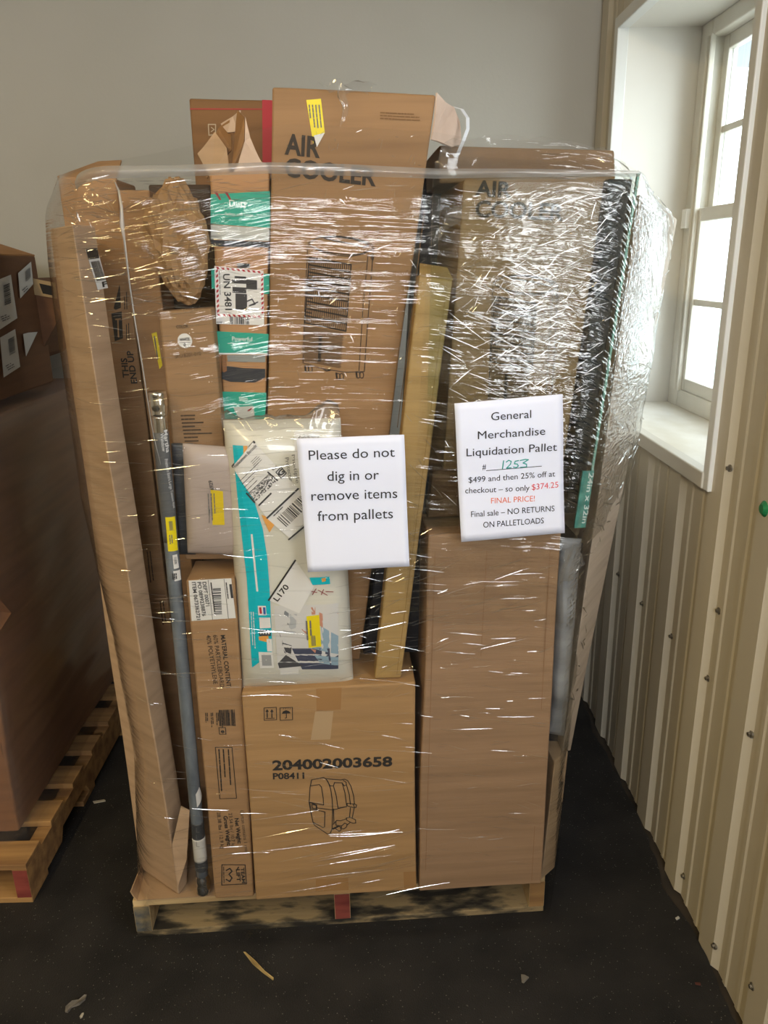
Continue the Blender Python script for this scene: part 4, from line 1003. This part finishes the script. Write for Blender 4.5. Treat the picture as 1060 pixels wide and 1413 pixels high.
def film_grid(a0, a1, na, t0, t1, nt, name, m, off=0.0, amp=0.004, drop=None):
    bm = bmesh.new(); uvl = bm.loops.layers.uv.new('UVMap'); cl_ = bm.verts.layers.float.new('crinkle'); R = []
    for j in range(nt+1):
        row = []
        for i in range(na+1):
            a = a0+(a1-a0)*i/na; t = t0+(t1-t0)*j/nt
            P_ = film_pt(a, t); s_ = LOC(P_)
            w = noise.noise(V((s_.x*5, s_.z*26, a))) * amp + noise.noise(V((s_.x*22+s_.z*16, s_.z*20-s_.x*9, 3))) * amp*0.5
            n_ = -PV if 0 <= a <= 1 else (-PU if a < 0 else PU)
            vtx = bm.verts.new(P_+n_*(w*0.8+off)); row.append(vtx)
            vtx[cl_] = crinkle(a, s_)
        R.append(row)
    for j in range(nt):
        for i in range(na):
            fc = bm.faces.new((R[j][i], R[j][i+1], R[j+1][i+1], R[j+1][i]))
            for lp, (ii, jj) in zip(fc.loops, ((i, j), (i+1, j), (i+1, j+1), (i, j+1))):
                lp[uvl].uv = ((a0+(a1-a0)*ii/na)*1.05, (t0+(t1-t0)*jj/nt)*1.7)
    return obj(name, bm, m, wrap, smooth=True)
film_grid(-1, 0, 24, 0, 1, 120, 'film_panel', FILM)
film_grid(0, 1, 170, 0, 1, 220, 'film_panel', FILM)
film_grid(1, 2, 40, 0, 1, 160, 'film_panel', FILM)
# second layers of film: bands that overlap
# the gathered edge of the film pulled straight across the front
bm = bmesh.new(); uvl = bm.loops.layers.uv.new('UVMap'); rows = []
rope = [(78, 244, 10), (150, 238, 9), (250, 236, 8), (375, 232, 8), (480, 235, 8), (600, 240, 7), (700, 239, 6), (800, 239, 5), (881, 240, 4)]
for i in range(161):
    x = 78+(881-78)*i/160
    k = max(j for j in range(len(rope)-1) if rope[j][0] <= x+1e-6); (xa, ya, ha), (xb, yb, hb_) = rope[k], rope[k+1]; t = (x-xa)/(xb-xa)
    y, h_ = ya+(yb-ya)*t, ha+(hb_-ha)*t; row = []
    for j in range(9):
        b = j/8-0.5; P_ = at(x, y+b*2*h_, FV)
        row.append(bm.verts.new(P_-PV*(0.004+0.010*math.cos(b*math.pi)+0.0035*noise.noise(V((x*0.012, j*1.7, 3)))-(0.11*max(0, 1-(x-78)/70)**2))))
    rows.append(row)
for a, b in zip(rows, rows[1:]):
    for j in range(8): bm.faces.new((a[j], a[j+1], b[j+1], b[j]))
for fc in bm.faces:
    for lp in fc.loops: lp[uvl].uv = (LOC(lp.vert.co).x, lp.vert.co.z)
obj('film_rope', bm, FOLD, wrap, smooth=True)
film_grid(0.66, 1.0, 70, 0.47, 0.98, 90, 'film_overlap', FILM, 0.004, 0.006)
# creases: little raised ridges pulled into the film
def film_at(x, y, e=0.003):
    P_ = at(x, y, FV); s_ = LOC(P_); uL, uR = interp(LP, s_.z), interp(RP, s_.z); k = (s_.x-uL)/(uR-uL)
    bk_ = (0.05-FV)*(1-max(0, k)/0.10)**2.2 if k < 0.10 else 0
    return W(s_.x, FV+bk_+max(0, s_.z-1.66)*0.6-e, s_.z), s_
def creases(name, specs):
    bm = bmesh.new(); uvl = bm.loops.layers.uv.new('UVMap'); rnd = random.Random(len(specs)+5)
    for (x0, y0, x1, y1), n_, (l0, l1), ang, spread, wd in specs:
        for _ in range(n_):
            x, y = rnd.uniform(x0, x1), rnd.uniform(y0, y1); ln = l0*(l1/l0)**rnd.random(); th = math.radians(ang+rnd.gauss(0, spread))
            d = V((math.cos(th), -math.sin(th))); w = wd*rnd.uniform(0.6, 1.4); tl_ = rnd.uniform(0.35, 0.9) if rnd.random() < (0.35 if x > 590 else 0.8) else rnd.uniform(0.02, 0.3)
            ends = [film_at(x+d.x*ln*k_, y+d.y*ln*k_)[1] for k_ in (-.5, .5)]
            if any(not interp(LP, q_.z)+0.012 < q_.x < interp(RP, q_.z)-0.01 for q_ in ends): continue
            pts = []; bend = rnd.gauss(0, 0.06)*ln
            for k in range(5):
                s_ = (k/4-0.5); pp = V((x, y))+d*ln*s_+V((-d.y, d.x))*bend*(s_*s_-.25); pts.append(film_at(pp.x, pp.y)[0])
            prev = None
            for k, P_ in enumerate(pts):
                dd = (pts[min(4, k+1)]-pts[max(0, k-1)]).normalized(); up = PV.cross(dd)
                if up.z < 0: up = -up
                ww = w*0.0006*(1-abs(k/2-1)**2*0.8)
                vs = [bm.verts.new(P_+up*ww), bm.verts.new(P_-PV*ww*tl_), bm.verts.new(P_-up*ww)]
                if prev:
                    for a, b in ((0, 1), (1, 2)): bm.faces.new((prev[a], prev[b], vs[b], vs[a]))
                prev = vs
    for fc in bm.faces:
        for lp in fc.loops: lp[uvl].uv = (LOC(lp.vert.co).x, lp.vert.co.z)
    o = obj(name, bm, CREASE, wrap); o['kind'] = 'stuff'; return o
creases('film_creases', [
    ((85, 245, 375, 440), 420, (10, 70), 3, 9, 1.5), ((85, 240, 170, 310), 60, (6, 30), -30, 25, 1.6),
    ((100, 440, 420, 900), 260, (12, 100), 1, 5, 1.2), ((200, 900, 560, 1180), 110, (20, 120), -3, 6, 1.2),
    ((240, 1140, 570, 1240), 60, (30, 160), 12, 3, 1.4), ((375, 170, 600, 540), 170, (4, 18), 65, 45, 1.3), ((375, 230, 600, 560), 70, (15, 60), 4, 8, 1.2),
    ((625, 300, 710, 560), 130, (8, 34), 30, 18, 1.3), ((690, 255, 868, 560), 520, (8, 36), 27, 14, 1.5), ((625, 370, 840, 560), 190, (12, 80), -26, 8, 1.5), ((560, 560, 840, 700), 90, (12, 60), -35, 18, 2.0),
    ((480, 760, 760, 900), 120, (15, 90), 12, 10, 1.6), ((585, 860, 750, 1200), 130, (10, 60), -3, 6, 1.5), ((470, 690, 620, 960), 70, (12, 60), 10, 18, 1.5)])
bm = bmesh.new(); uvl = bm.loops.layers.uv.new('UVMap'); rnd = random.Random(19)
for _ in range(260):
    a0_, t0_ = rnd.uniform(1.08, 1.92), rnd.uniform(0.30, 0.985); da, dt_ = rnd.uniform(0.04, 0.22), rnd.gauss(-0.012, 0.014); w_ = rnd.uniform(0.001, 0.0026)
    prev = None
    for k in range(5):
        aa = min(1.98, a0_+da*(k/4-.5)); P_ = film_pt(aa, min(0.995, t0_+dt_*(k/4-.5)))+PU*0.004-PV*0.002; ww = w_*(1-abs(k/2-1)**2*0.8)
        vs = [bm.verts.new(P_+V((0, 0, ww))), bm.verts.new(P_+(PU-PV)*ww*rnd.uniform(.4, .9)), bm.verts.new(P_-V((0, 0, ww)))]
        if prev:
            for i, j in ((0, 1), (1, 2)): bm.faces.new((prev[i], prev[j], vs[j], vs[i]))
        prev = vs
for fc in bm.faces:
    for lp in fc.loops: lp[uvl].uv = (LOC(lp.vert.co).y, lp.vert.co.z)
tag(obj('film_creases', bm, CREASE, wrap), kind='stuff')
bm = bmesh.new(); uvl = bm.loops.layers.uv.new('UVMap')
tube(bm, [film_at(*q_, 0.002)[0] for q_ in ((155, 250), (162, 262), (168, 285), (169, 312), (172, 330), (179, 390), (187, 445), (197, 505), (203, 545), (212, 600), (222, 640))],
     [0.0008, 0.002, 0.0026, 0.004, 0.002, 0.0014, 0.0013, 0.0013, 0.001, 0.0008, 0.0005], 8)
for fc in bm.faces:
    for lp in fc.loops: lp[uvl].uv = (LOC(lp.vert.co).x, lp.vert.co.z)
obj('film_strand', bm, FOLD, wrap, smooth=True)
# loose crumple of film on the tallest carton
def tuft(pts, v_, name='film_tuft'):
    bm = bmesh.new(); bm.faces.new([bm.verts.new(at(x, y, v_+dv)) for x, y, dv in pts]); bmesh.ops.triangulate(bm, faces=bm.faces); bmesh.ops.subdivide_edges(bm, edges=bm.edges, cuts=5, use_grid_fill=True)
    for x in bm.verts: x.co += vnoise(x.co, 0.012, 45)
    u_ = bm.loops.layers.uv.new('UVMap')
    for fc in bm.faces:
        for lp in fc.loops: lp[u_].uv = (LOC(lp.vert.co).x, lp.vert.co.z)
    return obj(name, bm, BAGF, wrap, smooth=True)
tuft([(440, 118, .0), (468, 112, .0), (500, 113, .03), (520, 122, .03), (495, 128, 0), (478, 135, -.01), (474, 175, -.01), (470, 130, -.01)], 0.06)
tuft([(612, 190, .0), (700, 186, .05), (800, 198, .06), (848, 208, .03), (846, 245, 0), (760, 246, 0), (640, 246, 0), (600, 240, 0)], 0.06)
tuft([(600, 320, 0), (622, 290, 0), (640, 285, 0), (628, 310, 0), (596, 335, 0)], -0.045)
tuft([(776, 770, 0), (795, 745, 0), (803, 775, 0), (790, 800, 0), (772, 812, 0)], -0.02)

# ------------------------------------------------------------------ paper signs taped on the film
PAPER = mat('office_paper', 'dde1f2', 0.7)
def sign(label, q, v_):
    F_ = [at(x, y, k) for (x, y), k in zip(q, v_)]; c0 = Face(F_); hgt = (F_[0]-F_[3]).length
    def warp(P_):
        b = (F_[0].z-P_.z)/hgt; s_ = (P_-F_[3]).dot(PU)
        return c0.n*(0.007*max(0, b-0.75)**1.5*4+0.002*math.sin(s_*22+1)+0.0015*math.sin(b*9))
    f = Face(F_, warp); bm = bmesh.new(); n_ = 18
    g = [[bm.verts.new(f.on(F_[0].lerp(F_[1], i/n_).lerp(F_[3].lerp(F_[2], i/n_), j/n_), 0)) for i in range(n_+1)] for j in range(n_+1)]
    for j in range(n_):
        for i in range(n_): bm.faces.new((g[j][i], g[j+1][i], g[j+1][i+1], g[j][i+1]))
    o = tag(obj('paper_sign', bm, PAPER, smooth=True), label, 'paper sign'); md = o.modifiers.new('s', 'SOLIDIFY'); md.thickness = 0.0004; md.offset = -1
    return o, f
s1, f = sign('white paper sign reading Please do not dig in or remove items', [(409, 605), (558, 600), (565, 781), (425, 788)], [-0.064, -0.064, -0.066, -0.066])
p = Prints(f, 0.0012)
p.text('Please do not', (426.5, 634), (545, 630), 13); p.text('dig in or', (452, 663), (523, 661.5), 13.5); p.text('remove items', (430, 690.5), (548.5, 687.5), 13.5); p.text('from pallets', (438.5, 718.5), (542.5, 715.5), 13.5)
p.build('lettering', mat('print_black', '24242b', 0.7), s1)
s2, f = sign('white paper sign reading General Merchandise Liquidation Pallet with green handwritten number', [(627, 556.5), (777, 544), (779, 735), (636, 746.5)], [-0.066]*4)
p = Prints(f, 0.0012)
for st_, a, b, cp in (('General', (677.4, 579.6), (733, 576.4), 10.8), ('Merchandise', (659, 605.4), (752.5, 599.8), 10.8), ('Liquidation Pallet', (643.6, 629.3), (768.8, 622), 10.8), ('#', (665.6, 647.6), (670.8, 647.2), 7.6),
                      ('$499 and then 25% off at', (646.6, 665.8), (766.6, 657.8), 7.6), ('checkout – so only', (641.8, 680.3), (731, 677), 7.6), ('Final sale – NO RETURNS', (649.7, 712.4), (765.2, 705.2), 7.6), ('ON PALLETLOADS', (666.3, 726.8), (750.2, 721.6), 7.6)):
    p.text(st_, a, b, cp)
p.line([(671, 649.2), (748, 643.6)], 0.8)
p.build('lettering', mat('print_black', '24242b', 0.7), s2)
p = Prints(f, 0.0012); p.text('$374.25', (734.3, 676.4), (771, 672.8), 7.8); p.build('red_price', mat('print_red_price', 'd8545c', 0.7), s2)
p = Prints(f, 0.0012); p.text('FINAL PRICE!', (677.4, 694.2), (738, 691.6), 7.4); p.build('orange_text', mat('print_orange', 'e2785a', 0.7), s2)
p = Prints(f, 0.0014)
p.line([(695, 635.5), (693.5, 646.5)], 1.5); p.line([(698.5, 637.5), (702, 635), (705.5, 636.5), (704.5, 640.5), (699, 646), (705.5, 645.3)], 1.4)
p.line([(716, 635.5), (711, 636.5), (710, 640), (714, 640.3), (715.5, 643), (713, 645.3), (708.5, 644.5)], 1.4); p.line([(718, 635.5), (725, 634), (729.5, 634.5), (722, 639), (727, 640.8), (727, 644.5), (718.5, 645)], 1.4)
p.build('handwriting', mat('green_marker', '2f9c94', 0.6), s2)
# clear tape on their corners
CT = glassmat('clear_tape', 'f2f2f2')

# ------------------------------------------------------------------ goods on the left pallet
GAY = board('845631'); GAYD = board('6e4626')  # both browns darkened to carry the shade on the right faces
def hexbox(name, label, cat, A0, A1, B0, B1, z0, z1, m, amp=0.006, bow=0.0):
    F_ = [V((A0, B0, z1)), V((A1, B0, z1)), V((A1, B0, z0)), V((A0, B0, z0))]; B2 = [x+V((0, B1-B0, 0)) for x in F_]
    bm = grid_box(F_, B2, (12, 14, 14))
    for x in bm.verts:
        t = (x.co.z-z0)/(z1-z0); bb = math.sin(math.pi*min(1, max(0, t)))
        if x.co.x > (A0+A1)/2: x.co.x += bow*bb
        x.co += vnoise(x.co, amp, 2.4)
    return bevel(tag(obj(name, bm, m), label, cat), 0.006)
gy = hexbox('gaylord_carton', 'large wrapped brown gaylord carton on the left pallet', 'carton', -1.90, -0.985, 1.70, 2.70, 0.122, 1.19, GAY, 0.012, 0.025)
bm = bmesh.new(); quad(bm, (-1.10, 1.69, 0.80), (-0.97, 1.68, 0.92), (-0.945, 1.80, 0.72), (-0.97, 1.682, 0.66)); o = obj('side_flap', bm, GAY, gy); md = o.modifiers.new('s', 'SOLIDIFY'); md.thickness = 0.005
# film round it
gw = empty('stretch_wrap', V((-1.45, 2.2, 0.03)), 'thin dull stretch film round the gaylord carton on the left pallet', 'stretch film')
bm = bmesh.new(); uvl = bm.loops.layers.uv.new('UVMap')
loop = [(-1.9, 1.68), (-1.5, 1.675), (-1.0, 1.67), (-0.962, 1.69), (-0.945, 1.9), (-0.945, 2.3), (-0.955, 2.68), (-0.98, 2.72)]
path = []
for a, b in zip(loop, loop[1:]):
    for k in range(10): path.append(V((*a, 0)).lerp(V((*b, 0)), k/10))
R = []
for j in range(61):
    t = j/60; z = 0.10+1.14*t; row = []
    for i, q_ in enumerate(path):
        w = noise.noise(V((q_.y*4, z*14, q_.x)))*0.009+noise.noise(V((q_.y*1.5, z*2.2, 7)))*0.02
        sh = -0.10*max(0, (t-0.93)/0.07)
        row.append(bm.verts.new((q_.x+0.02*math.sin(math.pi*t)+(w+sh)*(1 if i > 24 else 0), q_.y-(w if i <= 24 else 0), z)))
    R.append(row)
for j in range(60):
    for i in range(len(path)-1):
        fc = bm.faces.new((R[j][i], R[j][i+1], R[j+1][i+1], R[j+1][i]))
        for lp, (ii, jj) in zip(fc.loops, ((i, j), (i+1, j), (i+1, j+1), (i, j+1))): lp[uvl].uv = (ii*.03, jj*.019)
obj('film_panel', bm, filmmat('dull_stretch_film', 0.8, 0.22, 5, 30, 0.4, haze=0.05, base=0.04), gw, smooth=True)
uc = hexbox('labelled_carton', 'brown carton, darkened for shade, with shipping labels on top of the gaylord carton', 'carton', -1.70, -1.012, 1.86, 2.44, 1.215, 1.59, GAYD, 0.003)
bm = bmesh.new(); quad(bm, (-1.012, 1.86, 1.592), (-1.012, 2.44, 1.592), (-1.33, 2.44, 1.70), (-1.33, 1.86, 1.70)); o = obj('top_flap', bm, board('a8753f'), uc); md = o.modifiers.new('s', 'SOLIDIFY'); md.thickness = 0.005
f = Face([V((-1.010, 1.86, 1.59)), V((-1.010, 2.44, 1.59)), V((-1.010, 2.44, 1.215)), V((-1.010, 1.86, 1.215))])
GL = mat('label_paper_grey', 'c9c8c4', 0.6)
for q_ in ([(-9, 388), (13, 379), (22, 439), (-4, 456)], [(-2, 466), (19, 454), (26, 506), (3, 521)], [(23, 377), (41, 361), (44, 392), (26, 412)], [(30, 461), (37, 459), (50, 458), (34, 492)]):
    lb = sheet(f, q_, 'shipping_label', GL, uc, 0.004)
    p = Prints(f, 0.006); a = V(q_[0]); bx_ = V(q_[1])-a; dy = V(q_[3])-a
    if q_[0][0] != 30:
        o0 = a+bx_*.45+dy*.15; barcode(p, tuple(o0), tuple(dy*.4), tuple(bx_*.4), 9); scribble(p, tuple(a+bx_*.15+dy*.75), tuple(bx_.normalized()), 3, 3, 12, 0.9)
        p.build('lettering', BARINK, lb)
    else: p.bm.free()
# open flap box sticking out behind it
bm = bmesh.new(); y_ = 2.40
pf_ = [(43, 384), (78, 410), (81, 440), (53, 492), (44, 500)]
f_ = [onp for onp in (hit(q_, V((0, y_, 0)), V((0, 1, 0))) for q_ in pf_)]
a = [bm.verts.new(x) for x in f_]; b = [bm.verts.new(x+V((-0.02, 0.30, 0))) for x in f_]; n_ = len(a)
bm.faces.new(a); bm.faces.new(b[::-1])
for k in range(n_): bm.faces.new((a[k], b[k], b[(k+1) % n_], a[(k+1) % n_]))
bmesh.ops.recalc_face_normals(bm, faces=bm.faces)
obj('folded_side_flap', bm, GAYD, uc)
bm = bmesh.new(); f_ = [hit(q_, V((0, y_-0.004, 0)), V((0, 1, 0))) for q_ in ((45, 384), (76, 390), (79, 412), (45, 406))]
bm.faces.new([bm.verts.new(x) for x in f_]); o = obj('flap_edge', bm, mat('board_edge', 'a58c66', 0.8), uc); md = o.modifiers.new('s', 'SOLIDIFY'); md.thickness = 0.004
bm = bmesh.new(); f_ = [hit(q_, V((0, y_-0.009, 0)), V((0, 1, 0))) for q_ in ((54, 391), (73, 395), (74, 408), (59, 405))]
bm.faces.new([bm.verts.new(x) for x in f_]); obj('flap_slot', bm, mat('slot_dark', '1d1a18', 0.8), uc)

for o in list(COL.objects):
    if o.parent is None and 'group' not in o:
        n_ = o.name.split('.')[0]
        if n_ == 'air_cooler_carton': o['group'] = 'air cooler cartons'
        elif n_ == 'black_carton': o['group'] = 'black cartons in the gaps'
        elif n_ == 'paper_sign': o['group'] = 'paper signs on the film'
        elif n_ == 'wooden_pallet': o['group'] = 'wooden pallets'
        elif n_ == 'stretch_wrap': o['group'] = 'film round the loads'
        elif n_ in ('poly_mailer', 'black_mailer'): o['group'] = 'mailers on the left'

# ------------------------------------------------------------------ bits on the floor
def bit(name, label, cat, px, m, h=0.003, group=None):
    bm = bmesh.new(); c = [hit(q_, V((0, 0, 0.001)), V((0, 0, 1))) for q_ in px]
    a = [bm.verts.new(x) for x in c]; b = [bm.verts.new(x+V((0, 0, h*(0.5+((i*7) % 5)/5)))) for i, x in enumerate(c)]; n_ = len(c)
    bm.faces.new(b); bm.faces.new(a[::-1])
    for k in range(n_): bm.faces.new((a[k], a[(k+1) % n_], b[(k+1) % n_], b[k]))
    bmesh.ops.recalc_face_normals(bm, faces=bm.faces); return tag(obj(name, bm, m), label, cat, group)
SPL = noisy('splinter_wood', '8f7848', 'b49c68', (20, 20, 20), 0.8)
bit('wood_splinter', 'long thin wood splinter on the black floor in front of the pallet', 'splinter', [(336, 1314), (339, 1315), (352, 1327), (366, 1341), (378, 1351), (377, 1353), (362, 1342), (349, 1331)], SPL, 0.004)
bit('dry_leaf', 'curled grey brown leaf on the floor at the bottom left', 'leaf', [(90, 1397), (91, 1391), (100, 1384), (109, 1381), (117, 1375), (120, 1374), (118, 1380), (110, 1387), (99, 1391), (94, 1398)], noisy('leaf_brown', '55504a', '7a736a', (40, 40, 40), 0.8), 0.006)
bit('wood_chip', 'tiny pale chip lying beside the curled leaf', 'chip', [(110, 1403), (113, 1399), (116, 1399), (114, 1404), (111, 1406)], mat('pale_chip', 'a9a294', 0.8), group='chips on the floor')
bit('paper_scrap', 'small triangular grey scrap on the floor right of the pallet', 'scrap', [(719, 1345), (724, 1346), (730, 1350), (723, 1357), (720, 1356)], mat('scrap_grey', '6d6860', 0.8))
bit('wood_chip', 'tiny white chip on the floor near the ribbed wall', 'chip', [(932, 1267), (936, 1265), (938, 1268), (934, 1270)], mat('white_chip', 'bdbab2', 0.8), group='chips on the floor')
bit('wood_chip', 'tiny pale chip in the gap between the two pallets', 'chip', [(128, 1106), (144, 1104), (146, 1106), (130, 1109)], mat('pale_chip', 'a9a294', 0.8), group='chips on the floor')
bit('wood_chip', 'small reddish chip on the floor at the lower right', 'chip', [(959, 1356), (966, 1357), (967, 1360), (960, 1359)], mat('red_chip', '5a3028', 0.8), group='chips on the floor')
c = hit((1059, 702), V((WX-0.006, 0, 0)), V((1, 0, 0)))
bm = bmesh.new(); tube(bm, [c+V((0.006, 0, 0)), c-V((0.006, 0, 0)), c-V((0.012, 0, 0))], [0.016, 0.016, 0.009], 16)
tag(obj('wall_plug', bm, mat('green_plastic', '1f7a4a', 0.4)), 'round green plastic cap on the ribbed wall at the photo edge', 'cap')
